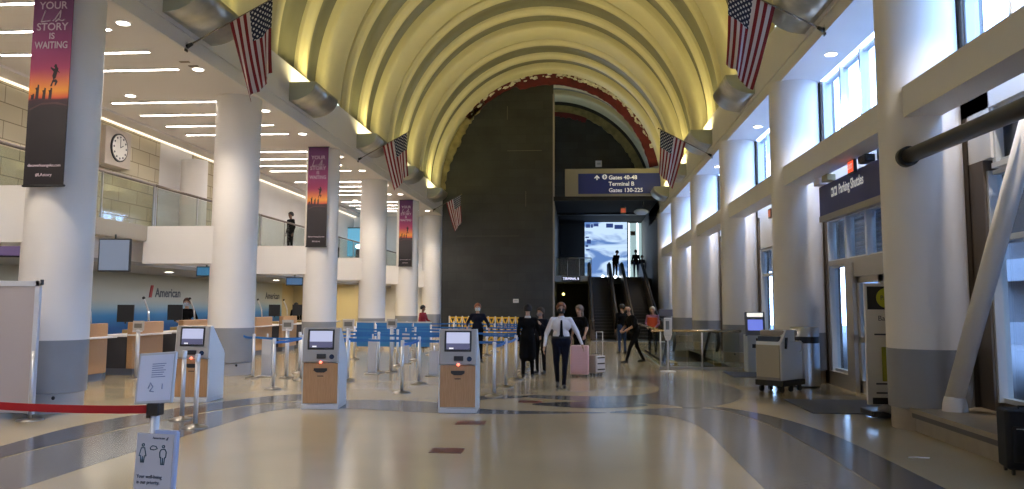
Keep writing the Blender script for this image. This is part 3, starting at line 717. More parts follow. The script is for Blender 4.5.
def banner(y, label, x=XL+.03):
    w = .66; t = thing('vertical_banner', label, 'banner', (x, y-.60, 3.51), 0)
    th_ = t; pr0 = MB().box(-w/2,w/2,-.012,0,0,3.27).build('print', BN, t)
    for z in (0.02, 3.27): MB().cyl((-w/2-.02,0,z),(w/2+.02,0,z),.018,n=8).build('rod', BLACK, t)
    R = (PI/2,0,0); y_ = -.016; t = pr0
    text('YOUR', .17, BTXT, t, (0,y_,2.92), R, bold=.002); text('STORY', .17, BTXT, t, (0,y_,2.57), R, bold=.002)
    text('IS', .14, BTXT, t, (0,y_,2.42), R, bold=.002); text('WAITING', .16, BTXT, t, (0,y_,2.27), R, width=.55, bold=.002)
    sc = MB(); dz = -.33
    pts = [(-.13,3.17),(-.19,2.99),(-.08,3.0),(-.03,3.01)]; sc.tube([(a,y_,z+dz) for a,z in pts],.009,6)
    pts = [(.0,3.0),(.04,3.03),(.13,3.17),(.12,3.05),(.05,2.99),(.1,3.02),(.16,3.0),(.2,3.02)]; sc.tube([(a,y_,z+dz) for a,z in pts],.009,6)
    sc.build('script_lettering', BTXT, t)
    text('discoverlosangeles.com', .065, BTXT, t, (0,y_,.34), R, width=.54); text('#LAstory', .07, BTXT, t, (0,y_,.19), R)
    f = MB(); BK = (y_+.003)
    def P(pts): f.prism([(a_*.95, b_*.95-.03) for a_, b_ in pts], 'y', BK-.002, BK+.002)
    # jumping figure
    P([(.07,1.83),(.11,1.86),(.13,1.95),(.15,2.02),(.12,2.06),(.08,2.02),(.02,2.05),(.01,2.03),(.07,1.97),(.05,1.90)]); P([(.06,1.83),(.12,1.84),(.15,1.80),(.12,1.74),(.10,1.72),(.10,1.76),(.11,1.79),(.07,1.79),(.05,1.72),(.02,1.72)])
    P([(.07,2.06),(.09,2.10),(.12,2.09),(.12,2.05),(.09,2.03)]); P([(.12,2.02),(.17,1.96),(.18,1.94),(.14,1.97)])
    for x, hh in ((-.20,.26),(-.08,.20),(.03,.20),(-.28,.1)):
        P([(x-.03,1.50),(x-.02,1.50+hh*.6),(x-.035,1.50+hh*.75),(x,1.5+hh*.8),(x+.005,1.5+hh),(x+.03,1.5+hh*.95),(x+.03,1.5+hh*.7),(x+.025,1.50)])
    f.build('silhouettes', mat('banner_black',(.02,.01,.015),.6), t)
    g = MB(); g.prism([(-.3,1.25),(-.1,1.34),(.15,1.35),(.33,1.30),(.33,1.285),(.1,1.32),(-.12,1.31),(-.3,1.22)], 'y', BK-.001, BK+.001); g.build('headland', mat('banner_haze',(.06,.03,.035),.7), t)
banner(Y0L, 'tall purple sunset banner on the foreground left column', XL+.11); banner(Y0L+2*S, 'tall purple sunset banner in the middle distance, second of three'); banner(Y0L+4*S, 'tall purple sunset banner on the farthest bannered column')

# ------------------------------------------------------------------ overhead gates sign
gs = thing('overhead_gates_sign', 'wide navy overhead sign for Gates 40-48 and Terminal B in a grey box', 'sign', (2.0, YE-.55, 7.78))
MB().rbox(-2.75,2.60,-.25,.25,0,1.55,.03).build('housing', mat('sign_housing',(.27,.25,.19),.5), gs)
gf = MB().box(-2.0,2.62,-.27,-.25,.12,1.27).build('face', NAVY, gs)
R = (PI/2,0,0)
for i, tx in enumerate(('Gates 40-48','Terminal B','Gates 130-225')):
    o = text(tx, .32, SIGNW, gf, (-.30,-.275,1.03-.36*i), R, align='LEFT', bold=.006)
ar = MB(); ar.prism([(-.98,.90),(-.98,1.06),(-1.06,.98),(-1.11,1.02),(-.95,1.19),(-.79,1.02),(-.84,.98),(-.92,1.06),(-.92,.90)],'y',-.28,-.27); ar.build('arrow', SIGNW, gf)
pc = MB(); pc.cyl((-.52,-.27,1.08),(-.52,-.28,1.08),.14,n=20); pc.build('pictogram_disc', SIGNW, gf)
pp = MB(); pp.prism([(-.60,1.06),(-.53,1.09),(-.55,1.17),(-.50,1.17),(-.49,1.10),(-.43,1.09),(-.43,1.06),(-.49,1.05),(-.50,.98),(-.54,.98),(-.54,1.05)],'y',-.285,-.28); pp.build('plane_mark', NAVY, gf)
MB().box(-3.4,2.75,-.1,.2,-.22,0).build('beam', BLACKM, gs)

# ------------------------------------------------------------------ escalators
def escalator(x, label, y0=38.5, y1=51.5, rise=3.4, w=1.0):
    t = thing('escalator', label, 'escalator', (x, y0, 0)); L = y1-y0; a0, a1 = 1.8, L-1.6
    def zz(y): return 0.02 if y < a0 else rise if y > a1 else rise*(y-a0)/(a1-a0)
    st = MB(); N = 22
    for i in range(N):
        ya = a0+(a1-a0)*i/N; yb = a0+(a1-a0)*(i+1)/N; z = rise*(i+1)/N; st.box(-w/2,w/2,ya,yb,max(0,z-.45),z)
    st.box(-w/2,w/2,0,a0,0,.02); st.box(-w/2,w/2,a1,L,rise-.3,rise)
    st.build('steps', mat('escalator_steps',(.045,.042,.042),.5,.2), t)
    for s in (-1, 1):
        xs = s*(w/2+.12)
        prof = [(.0,.02),(a0,.02),(a1,rise),(L,rise),(L,rise+.85),(a1+.1,rise+.85),(a0+.1,.95),(.1,.95)]
        mb = MB(); mb.prism([(p[0],p[1]) for p in prof], 'x', xs-.1, xs+.1); mb.build('balustrade', mat('bronze_balustrade',(.13,.10,.075),.35,.6), t)
        h = MB(); h.tube([(xs,.0,.55),(xs,-.12,.75),(xs,.05,1.0),(xs,a0+.1,1.0),(xs,a1+.1,rise+.9),(xs,L,rise+.9),(xs,L+.15,rise+.6)],.045,8); h.build('handrail', RUBBER, t)
    pr_ = [(a0,0),(a1,rise-.02),(a1,0)]; mb = MB(); mb.prism(pr_, 'x', -w/2-.2, -w/2-.02); mb.prism(pr_, 'x', w/2+.02, w/2+.2); mb.build('truss_cladding', mat('dark_cladding',(.05,.045,.04),.5), t)
    MB().box(-w/2-.2,w/2+.2,-1.0,0,0,.012).build('landing_plate', STEEL, t)
escalator(1.28, 'escalator climbing to the upper level, the left one of the two'); escalator(3.30, 'escalator climbing to the upper level, the right one of the two')
# landing lights (three bright spots)
for i, x in enumerate((.72, 1.55, 2.35)):
    tag(MB().ball((0,0,0),(.09,.09,.09),10,8).build('landing_lamp', mat('landing_glow',(1,1,1),.5,emit=(.85,.95,1),estr=14), None, (x, 51.6, 3.49)), 'small bright lamp at the top of the escalators, %s of three' % ['left','middle','right'][i], 'lamp', 'lamps at the escalator landing')
# video wall
VW = mat('video_wall_image', (.05,.05,.05), .3); n,l,b = nodes_of(VW)
tc = n.new('ShaderNodeTexCoord'); mp = n.new('ShaderNodeMapping'); mp.inputs['Scale'].default_value = (.35,1,1.0)
wv = n.new('ShaderNodeTexNoise'); wv.inputs['Scale'].default_value = .9; wv.inputs['Detail'].default_value = 3; wv.inputs['Distortion'].default_value = 1.2
r = n.new('ShaderNodeValToRGB'); e = r.color_ramp.elements; e[0].position = .40; e[0].color = (.10,.20,.46,1); e[1].position = .52; e[1].color = (.50,.66,.86,1)
l.new(tc.outputs['Object'], mp.inputs[0]); l.new(mp.outputs[0], wv.inputs['Vector']); l.new(wv.outputs['Fac'], r.inputs['Fac']); l.new(r.outputs[0], b.inputs['Emission Color']); b.inputs['Emission Strength'].default_value = 1.1
vw = thing('video_wall', 'bright blue and white video wall at the top of the escalators', 'screen', (2.0, 58, 3.4))
MB().box(-1.55,1.50,0,.2,.3,4.25).build('display', VW, vw); fr_ = MB(); fr_.box(-1.62,-1.55,-.03,.2,.2,4.3); fr_.box(1.5,1.57,-.03,.2,.2,4.3); fr_.build('frame', BLACK, vw)
mk = MB()
for x0,x1,z0,z1 in ((-1.45,-1.15,3.85,4.1),(-1.1,-.95,3.85,4.1),(-.9,-.55,3.95,4.15),(-1.5,-1.25,3.1,3.2),(-1.4,-1.1,2.7,3.0),(-1.5,-1.3,2.45,2.6),(-1.45,-1.2,2.2,2.3),(.0,.5,3.85,4.15),(.6,1.2,3.75,4.05)): mk.box(x0,x1,-.01,0,z0,z1)
mk.build('dark_figures', mat('video_dark',(.01,.02,.08),.4,emit=(.03,.06,.22),estr=.8), vw)
sf = thing('lit_shopfront', 'pale bright glazed shopfront right of the video wall upstairs', 'shopfront', (4.05, 58.2, 3.4))
MB().box(-.45,.5,0,.1,0,4.2).build('glazing', mat('shopfront_glow',(.3,.35,.35),.4,emit=(.42,.60,.62),estr=.65), sf)
for x in (-.42,.20): MB().box(x-.03,x+.05,-.06,0,0,4.2).build('light_strip', mat('strip_glow',(1,1,1),.5,emit=(.9,.97,1),estr=3.0), sf)
MB().box(-.3,.1,-.05,0,1.2,1.5).build('ledge', mat('shop_grey',(.2,.2,.2),.5), sf)
MB().box(-.3,.05,-.05,0,3.3,3.6).build('upper_box', mat('shop_brown',(.25,.16,.10),.5), sf)
# mezz railing left of escalators + sign
rl = thing('landing_railing', 'dim glass railing on the upper level left of the escalators', 'railing', (-1.35, 47.5, 3.4))
for i in range(3): MB().box(.02+i*.7,.68+i*.7,-.01,.01,0,1.0).build('glass_panel', SGLASS, rl)
for i in range(4): MB().cyl((i*.7,0,0),(i*.7,0,1.05),.02,n=8).build('post', STEEL, rl)
MB().cyl((0,0,1.05),(2.1,0,1.05),.03,n=8).build('handrail', STEEL, rl)
ts = thing('terminal_sign', 'small lit white lettering on the slab edge left of the escalators', 'sign', (-.45, 47.48, 3.22))
MB().box(-.55,.55,-.03,0,-.14,.14).build('backing', BLACK, ts); text('TERMINAL B', .2, mat('lit_letters',(1,1,1),.5,emit=(.75,.75,1),estr=1.6), ts, (0,-.035,0), (PI/2,0,0), width=.95)
el = thing('passage_lamp', 'small yellow glowing lamp in the dark passage left of the escalators', 'lamp', (-.95, 50.5, 2.35)); MB().ball((0,0,0),(.09,.08,.09),12,8).build('globe', mat('yellow_globe',(1,1,.6),.5,emit=(.95,.85,.25),estr=3), el); MB().cyl((0,0,.1),(0,0,.7),.02,n=8).build('stem', BLACK, el)
# ceiling things under the gates sign
ex = thing('ceiling_camera', 'pale blue dome camera hanging below the gates sign', 'camera', (3.55, YE-.1, 6.95)); MB().ball((0,0,0),(.42,.25,.18),16,10).build('dome', mat('pale_dome',(.5,.58,.68),.3), ex); MB().cyl((.1,0,.1),(.1,0,.6),.04,n=8).build('stem', BLACK, ex)
ex = thing('exit_sign', 'small red lit sign hanging beside the dome camera', 'sign', (2.55, YE+.1, 7.05)); MB().rbox(-.16,.16,-.04,.04,-.2,.2,.01).build('housing', BROWN, ex); MB().box(-.13,.13,-.05,-.04,-.12,.12).build('face', mat('red_glow',(.3,.02,.01),.5,emit=(.55,.12,.06),estr=.5), ex); MB().cyl((0,0,.2),(0,0,.35),.015,n=6).build('stem', BLACK, ex)

# ------------------------------------------------------------------ right side: parking sign etc.
ps = thing('parking_shuttles_sign', 'long navy hanging sign reading Parking Shuttles over the doors', 'sign', (5.14, 15.55, 3.58))
pp_ = MB().rbox(-.06,.06,-1.72,1.72,0,.62,.01).build('panel', NAVY, ps)
MB().rbox(-.07,.07,-1.74,1.74,-.12,0,.01).build('lower_rail', mat('sign_rail_grey',(.33,.31,.28),.5), ps)
text('Parking Shuttles', .27, SIGNW, pp_, (-.065,-.25,.40), (PI/2,0,-PI/2), width=1.35, bold=.003)
ic = MB()
for j,y in enumerate((.82,.62)): ic.rbox(-.07,-.06,y-.07,y+.07,.31,.49,.005)
ic.build('pictograms', SIGNW, pp_)
ic = MB()
for j,y in enumerate((.82,.62)): ic.box(-.075,-.07,y-.035,y+.035,.36,.44)
ic.build('pictogram_marks', NAVY, pp_)
for y in (-1.5,1.5): MB().cyl((0,y,.62),(0,y,.85),.02,n=8).build('hanger', BLACK, ps)
xs = thing('exit_sign', 'red lit exit sign above the parking shuttles sign', 'sign', (5.02, 15.0, 4.28)); MB().rbox(-.03,.03,-.17,.17,-.14,.1,.01).build('housing', BLACK, xs); MB().box(-.036,-.03,-.14,.14,-.12,.08).build('face', mat('exit_red',(.4,.03,.02),.5,emit=(1,.12,.05),estr=1.0), xs); text('EXIT', .13, SIGNW, xs, (-.038,0,-.02), (PI/2,0,-PI/2), width=.2)
for i,(y,c,lab) in enumerate(((14.35,BLACK,'black surveillance camera above the right end of the parking sign'),(16.5,mat('beige_box',(.45,.42,.25),.5),'small olive box above the middle of the parking sign'),(17.05,WHITE,'small white box above the left end of the parking sign'))):
    q = thing(['surveillance_camera','junction_box','junction_box'][i], lab, 'device', (5.05, y, 4.22)); MB().rbox(-.09,.09,-.18,.18,.0,.13,.02).build('body', c, q); MB().cyl((0,0,.12),(0,0,.17),.02,n=8).build('mount', BLACK, q)
rs = thing('exit_sign', 'small red exit sign between the second and third right columns', 'sign', (5.0, 19.9+1.3, 4.1)); MB().rbox(-.04,.04,-.16,.16,-.12,.12,.01).build('housing', BROWN, rs); MB().box(-.045,-.04,-.12,.12,-.09,.09).build('face', mat('exit_red2',(.4,.1,.06),.5,emit=(.5,.14,.08),estr=.6), rs)
# retractable advert panel
ap = thing('advert_stand', 'white advert stand with a yellow disc on black, beside the right foreground column', 'sign stand', (4.80, 13.05, 0))
MB().rbox(-.33,.42,-.03,.03,.19,2.07,.01).build('panel', mat('advert_white',(.70,.68,.66),.5), ap)
MB().box(-.29,.40,-.036,-.03,1.66,2.02).build('black_square', BLACK, ap)
MB().cyl((.0,-.036,1.84),(.0,-.042,1.84),.155,n=28).build('yellow_disc', mat('advert_yellow',(.50,.50,.03),.5), ap)
text('Pack.', .1, INK, ap, (0,-.045,1.84), (PI/2,0,0), width=.18); text('Bags', .11, INK, ap, (-.04,-.036,1.52), (PI/2,0,0))
sq = MB(); sq.rbox(-.10,.32,-.05,-.034,.55,1.08,.02); sq.rbox(.1,.35,-.045,-.034,1.33,1.45,.01); sq.build('yellow_suitcase_print', mat('advert_yellow2',(.36,.36,.04),.5), ap)
hd_ = MB(); hd_.tube([(0,-.04,1.08),(0,-.04,1.20),(.2,-.04,1.20),(.2,-.04,1.08)],.01,6); hd_.build('handle_print', INK, ap)
for z in (1.26,.36,.5): MB().box(-.2,.35,-.036,-.03,z,z+.025).build('text_line', INK, ap)
MB().box(-.26,.36,-.037,-.03,.20,.30).build('footer', BLACK, ap)
bs = MB(); bs.rbox(-.36,.44,-.28,.28,.03,.12,.03); bs.cyl((0,0,.1),(0,0,.22),.04,n=10); bs.build('base', BLACK, ap)
MB().ball((-.05,-.18,.14),(.2,.14,.08),14,8).build('weight_bag', mat('grey_weight_bag',(.16,.15,.15),.6), ap)
# mats
for (x0,x1,y0,y1,lab,nm) in ((3.72,5.4,13.35,15.25,'grey entrance mat in front of the glass doors','entrance_mat'),(3.68,5.3,19.75,21.2,'grey floor mat in front of the far kiosk','entrance_mat')):
    MB_ = MB(); MB_.rbox(x0,x1,y0,y1,.0,.014,.03); o = MB_.build(nm, MATB); tag(o, lab, 'mat')
# foil scrap on floor
tag(MB().prism([(0,0),(.1,.02),(.22,-.01),(.25,.03),(.12,.06),(.02,.04)],'z',0.001,.008).build('paper_scrap', WHITE, None, (3.72,9.62,0)), 'small white scrap of paper lying on the floor by the bench', 'litter')

# kiosks
def kiosk(x, y, rz, label, first=[None]):
    if first[0] is not None: return copy_tree(first[0], None, label, (x,y,0), rz)
    t = thing('check_in_kiosk', label, 'kiosk', (x,y,0), rz, 'wood fronted check-in kiosks')
    w = .275; A = .030  # half width
    # body side profile (y,z): y back
    prof = [(0,.07),(0,.74),(-.03,.78),(.02,1.30),(.10,1.315),(.62,.86),(.66,.80),(.66,.07)]
    MB().prism(prof, 'x', w-.015, w+.03).build('side_panel', KIOSKW, t); MB().prism(prof, 'x', -w-.03, -w+.015).build('side_panel', KIOSKW, t)
    MB().prism([(.02,.07),(.02,.74),(.06,1.28),(.12,1.29),(.60,.84),(.62,.07)], 'x', -w, w).build('core', KIOSKW, t)
    wf_ = MB().rbox(-w-.005,w+.005,-.02,.03,.09,.745,.006).build('wood_front', WOOD, t)
    T = Matrix.Translation((0,-.035,.76)) @ Matrix.Rotation(-math.atan2(.055,.54),4,'X')
    con = MB().rbox(-w-.02,w+.02,-.02,.03,0,.56,.02,T=T).build('console', KIOSKG, t)
    MB().rbox(-.215,.215,-.028,-.018,.20,.53,.01,T=T).build('screen_bezel', BLACK, con)
    sc = MB(); sc.box(-.185,.185,-.033,-.028,.235,.505,0,T); sc.box(-.185,.185,-.034,-.0325,.235,.33,1,T); sc.box(-.14,-.07,-.035,-.034,.24,.262,2,T)
    sc.build('screen', [mat('kiosk_screen',(.02,.02,.02),.3,emit=(.52,.55,.78),estr=.85), mat('kiosk_screen_low',(.02,.02,.02),.3,emit=(.10,.10,.20),estr=.8), mat('kiosk_button',(.1,.1,.1),.3,emit=(.9,.9,.95),estr=.9)], con)
    MB().rbox(-.06,.09,-.045,-.018,.055,.13,.008,T=T).build('scanner', BLACK, con)
    MB().cyl(tuple(T @ Vector((.185,-.02,.085))), tuple(T @ Vector((.185,-.035,.085))), .04, n=16).build('card_reader', mat('reader_blue',(.02,.04,.10),.2), con)
    MB().ball(tuple(T @ Vector((.01,-.03,-.005))), (.024,.012,.022), 12, 8).build('red_light', mat('red_led',(.6,.05,.02),.4,emit=(1,.20,.12),estr=3.0), t)
    MB().prism([(-.11,.66),(.11,.66),(.11,.62),(.06,.59),(-.06,.59),(-.11,.62)], 'y', -.03, -.018).build('ticket_slot', BLACK, wf_)
    MB().box(-.05,.05,-.026,-.018,.525,.54).build('small_slot', BLACK, wf_)
    MB().rbox(-w-.03,w+.03,-.05,.67,0,.075,.02).build('base', mat('kiosk_base_white',(.60,.62,.66),.3), t)
    first[0] = t; return t
kiosk(-1.92, 12.78, .05, 'wood fronted check-in kiosk nearest the centre, rightmost of the three in front')
kiosk(-4.22, 12.98, .10, 'wood fronted check-in kiosk in the middle of the three in front')
kiosk(-6.72, 13.6, .04, 'wood fronted check-in kiosk on the left behind two chrome posts and a sign')
def kiosk2(x, y, label):
    t = thing('tall_kiosk', label, 'kiosk', (x,y,0), 0)
    MB().rbox(-.22,.22,-.1,.4,0,.95,.03).build('body', mat('kiosk_blue_white',(.50,.57,.68),.4), t)
    T = Matrix.Translation((0,-.1,.93)) @ Matrix.Rotation(-.12,4,'X')
    MB().rbox(-.25,.25,0,.12,0,.62,.03,T=T).build('head', mat('kiosk_head_grey',(.15,.16,.19),.4), t)
    MB().box(-.19,.19,-.008,0,.14,.42,T=T).build('screen', mat('kiosk_blue_screen',(.02,.02,.05),.3,emit=(.12,.16,.55),estr=1.2), t)
    MB().box(-.20,.20,-.008,0,.49,.59,T=T).build('lit_header', mat('kiosk_header_lit',(.8,.8,.75),.3,emit=(.95,.92,.82),estr=.9), t)
    MB().rbox(-.1,.12,-.13,-.1,.62,.72,.01).build('card_slot', BLACK, t); MB().rbox(.0,.12,-.115,-.1,.80,.87,.01).build('printer_slot', BLACK, t)
kiosk2(4.55, 21.35, 'tall grey kiosk with a blue screen standing behind the white machine')
kiosk2(4.35, 44.2, 'distant tall kiosk beside the far right column') if False else None
# machine
mc = thing('wheeled_machine', 'white and beige wheeled machine with a rounded top in front of the steel bin', 'machine', (4.05, 16.75, 0), -.75)
MWH = mat('machine_white',(.86,.91,.95),.25); MBE = mat('beige_cabinet',(.46,.42,.33),.5)
MB().rbox(-.29,.27,-.42,.42,.24,1.0,.03).build('white_cabinet', MWH, mc)
MB().rbox(-.27,.24,-.45,-.40,.30,.93,.015).build('beige_front', MBE, mc)
MB().box(-.27,.24,-.445,-.42,.24,.31).build('grey_plinth', mat('machine_grey',(.25,.24,.24),.4), mc)
MB().rbox(-.31,.31,-.44,.44,.13,.24,.02).build('skirt', RUBBER, mc)
MB().rbox(-.26,.22,-.40,.0,1.0,1.10,.03).build('dark_roller', mat('roller_dark',(.05,.07,.12),.3), mc)
MB().rbox(-.27,.24,-.30,.30,1.10,1.22,.04).build('top_tray', mat('tray_beige',(.42,.36,.30),.4), mc)
MB().prism([(-.40,1.0),(.10,1.0),(.10,1.23),(-.22,1.23)],'x',.20,.28).build('white_shoulder', MWH, mc)
MB().prism([(-.30,.86),(-.26,.86),(-.22,1.08),(-.28,1.08)],'x',.28,.31).build('latch', BLACK, mc)
MB().tube([(.27,.30,.78),(.33,.30,.82),(.33,.30,.96),(.27,.30,1.0)],.015,8).build('handle', CHROME, mc)
for x in (-.22,.22):
    for y in (-.34,0,.34):
        w_ = MB(); w_.cyl((x-.025,y,.065),(x+.025,y,.065),.062,n=14); w_.box(x-.03,x+.03,y-.02,y+.02,.07,.14); w_.build('caster', RUBBER, mc)
bi = thing('litter_bin', 'stainless steel litter bin with a black opening behind the white machine', 'bin', (4.82, 17.75, 0))
MB().lathe([(.30,.03),(.30,.92)], n=32).build('body', STEEL, bi); MB().lathe([(.285,.92),(.285,1.06)], n=32).build('opening', BLACK, bi); MB().lathe([(.30,1.06),(.30,1.24),(.28,1.26)], n=32).build('lid', STEEL, bi); MB().lathe([(.28,0),(.28,.03)], n=32).build('foot', RUBBER, bi)

# glass enclosure of the down escalator
ge = thing('glass_enclosure', 'glass enclosure with a brass top rail around the down escalator', 'railing', (2.2, 22.1, 0))
for i in range(3): MB().box(.02+i*.70,.69+i*.70,-.01,.01,.06,.98).build('glass_panel', SGLASS, ge)
for i in range(5): MB().box(-.01,.01,.05+i*1.7,1.7+i*1.7,.06,.98).build('side_glass_panel', SGLASS, ge)
MB().box(-.03,2.15,-.04,.04,0,.06).build('curb', mat('curb_grey',(.3,.31,.34),.4), ge); MB().box(-.04,.04,.04,8.6,0,.06).build('side_curb', mat('curb_grey2',(.3,.31,.34),.4), ge)
MB().tube([(-.25,0,1.02),(2.15,0,1.02)],.035,10).build('brass_rail', BRASS, ge); MB().tube([(0,0,1.02),(0,8.6,1.02)],.03,10).build('side_brass_rail', BRASS, ge)
MB().cyl((1.10,-.05,0),(1.10,-.05,.98),.022,n=10).build('post', CHROME, ge); MB().cyl((0,0,0),(0,0,1.0),.022,n=10).build('post', CHROME, ge)
de = thing('down_escalator', 'escalator sinking into the floor inside the glass enclosure', 'escalator', (3.35, 23.6, 0))
for s in (-1,1):
    xs = s*.62
    MB().prism([(0,-.1),(1.2,-.1),(6.8,-3.5),(6.8,-2.6),(1.3,.9),(0,.9)],'x',xs-.02,xs+.02).build('balustrade', SGLASS, de)
    MB().tube([(xs,.05,.4),(xs,-.22,.62),(xs,-.05,.93),(xs,1.25,.93),(xs,6.8,-2.5)],.045,8).build('handrail', RUBBER, de)
    MB().prism([(0,-.2),(1.2,-.2),(6.8,-3.6),(6.8,-3.3),(1.2,.06),(0,.06)],'x',xs-.10,xs+.10).build('skirt', mat('ochre_skirt',(.35,.26,.08),.5), de)
st = MB()
for i in range(16): st.box(-.5,.5,1.2+i*.35,1.55+i*.35,-.5-.21*i,-.02-.21*i)
st.box(-.5,.5,-.35,1.2,-.2,.005); st.build('steps', mat('down_steps',(.08,.08,.08),.5,.4), de)
# sanitizer post
sa = thing('sanitizer_stand', 'white hand sanitizer dispenser on a slim floor stand', 'dispenser', (2.3, 21.2, 0))
MB().lathe([(.20,0),(.20,.015),(.03,.03)], n=24).build('base', mat('stand_white',(.6,.62,.68),.4), sa); MB().cyl((0,0,.02),(0,0,1.1),.022,n=12).build('pole', mat('stand_white2',(.6,.62,.68),.4), sa)
MB().rbox(-.10,.10,-.12,.02,.93,1.38,.04).build('dispenser', mat('dispenser_white',(.68,.70,.74),.35), sa); MB().rbox(-.06,.03,-.13,-.12,1.08,1.3,.01).build('window', mat('disp_grey',(.2,.22,.25),.3), sa)
MB().prism([(-.10,.95),(.10,.95),(.05,.80),(-.05,.80)],'y',-.10,.0).build('drip_tray', mat('disp_white2',(.68,.70,.74),.35), sa)
MB().rbox(-.22,.14,.0,.02,1.42,1.60,.01).build('sign', mat('disp_sign',(.16,.17,.24),.4), sa); MB().cyl((.1,.01,1.3),(.1,.01,1.72),.01,n=6).build('sign_rod', CHROME, sa)

# ------------------------------------------------------------------ stanchions
BASEM = mat('stanchion_base',(.27,.25,.23),.3,.85)
ST0 = None
def stanchion(x, y, label, belts=(), group=None, h=1.0):
    global ST0
    if ST0 is None:
        t = thing('queue_post', label, 'barrier post', (x,y,0), 0, group)
        MB().lathe([(.175,0),(.175,.012),(.13,.03),(.05,.045),(.035,.06)], n=28).build('base', BASEM, t)
        MB().cyl((0,0,.04),(0,0,.90),.032,n=16).build('post', CHROME, t)
        MB().lathe([(.036,.90),(.036,1.0),(.028,1.01)], n=16).build('cap', CHROME, t)
        ST0 = t
    else:
        t = copy_tree(ST0P, None, label, (x,y,0))
        if group: t['group'] = group
        elif 'group' in t: del t['group']
    return t
class _P: pass
ST0P = None
def belt(t, x2, y2, z=.93, m=None, h=.05, z2=None, name='belt'):
    x, y = t.location.x, t.location.y; z2 = z if z2 is None else z2
    dx, dy = x2-x, y2-y; L = math.hypot(dx, dy); nx, ny = -dy/L*.003, dx/L*.003; r = .035
    ax, ay = dx/L*r, dy/L*r; bx_, by_ = dx-ax, dy-ay; N = 6; vs = []; fs = []
    for i in range(N+1):
        u = i/N; sag = -.02*4*u*(1-u); px, py, pz = ax+(bx_-ax)*u, ay+(by_-ay)*u, z+(z2-z)*u+sag
        vs += [(px+nx,py+ny,pz-h/2),(px+nx,py+ny,pz+h/2),(px-nx,py-ny,pz+h/2),(px-nx,py-ny,pz-h/2)]
    for i in range(N):
        a = i*4
        for k in range(4): fs.append((a+k, a+(k+1)%4, a+4+(k+1)%4, a+4+k))
    fs += [(0,1,2,3),(4*N,4*N+3,4*N+2,4*N+1)]
    return MB().add(vs, fs).build(name, m or BLUEB, t)
s0 = stanchion(-5.28, 10.85, 'chrome queue post right in front of the left kiosk, nearer of the pair')
ST0P = s0
GQ = 'chrome queue posts with blue belts'
s1 = stanchion(-5.83, 11.55, 'chrome queue post in front of the left kiosk, farther of the pair', group=None)
A = {}
def P(key, x, y, label, group=GQ): A[key] = stanchion(x, y, label, group=group); return A[key]
P('a1', -6.09, 15.76, 'chrome post left of the middle kiosk, nearest of its cluster')
P('a2', -3.41, 15.44, 'chrome post between the middle and right kiosks, nearest one')
P('a3', -1.58, 15.09, 'chrome post just right of the right kiosk, nearest of the right lane')
rowB = [(-7.44,18.0,'chrome post beside the second left column'),(-6.2,17.7,'chrome post partly behind the left cluster of the middle kiosk'),(-5.1,17.5,'chrome post right behind the middle kiosk'),(-3.43,17.2,'chrome post behind the nearest one between the front kiosks'),(-1.51,16.7,'chrome post second in the right lane')]
for i,(x,y,lb) in enumerate(rowB): P('b%d'%i, x, y, lb)
rowC = [(-6.85,19.39,'chrome post left of the middle kiosk, farthest of its cluster'),(-5.0,19.9,'chrome post behind the middle kiosk in the third row'),(-3.2,19.6,'chrome post left of the right kiosk in the third row'),(-1.43,18.4,'chrome post third in the right lane')]
for i,(x,y,lb) in enumerate(rowC): P('c%d'%i, x, y, lb)
far = []
rows = [22.0, 24.4, 27.0, 29.4, 32.0]
for ri, yy in enumerate(rows):
    for ci, xx in enumerate((-6.9,-5.1,-3.3,-1.45)):
        if ri == 3 and ci < 2: continue
        P('d%d_%d'%(ri,ci), xx+.12*((ri*3+ci)%3), yy-.25*ci*.3, 'chrome queue post far back, %s in the %s row behind the kiosks' % (['leftmost','second from left','third from left','rightmost'][ci], ['fourth','fifth','sixth','seventh','eighth'][ri]))
P('e0', -1.40, 19.9, 'chrome post fourth in the right lane'); P('e1', -1.42, 20.9, 'chrome post fifth in the right lane, beside the dark-coated women')
def link(a, b, **k):
    q = A[b].location; belt(A[a], q.x, q.y, **k)
for i in range(4): link('b%d'%i, 'b%d'%(i+1))
belt(A['b0'], -8.0, 18.7); link('a1','b1'); link('a2','b3'); link('a3','b4')
link('b4','c3'); link('c3','e0'); link('e0','e1'); link('e1','d0_3')
for i in range(2): link('c%d'%i,'c%d'%(i+1)); link('c%d'%i,'c%d'%(i+1), z=.80, name='lower_belt')
for ri in range(5):
    for ci in range(3):
        if 'd%d_%d'%(ri,ci) in A and 'd%d_%d'%(ri,ci+1) in A:
            link('d%d_%d'%(ri,ci),'d%d_%d'%(ri,ci+1))
            if ri in (1,4): link('d%d_%d'%(ri,ci),'d%d_%d'%(ri,ci+1), z=.78, name='lower_belt')
for ri in range(4):
    if 'd%d_3'%ri in A: link('d%d_3'%ri,'d%d_3'%(ri+1))
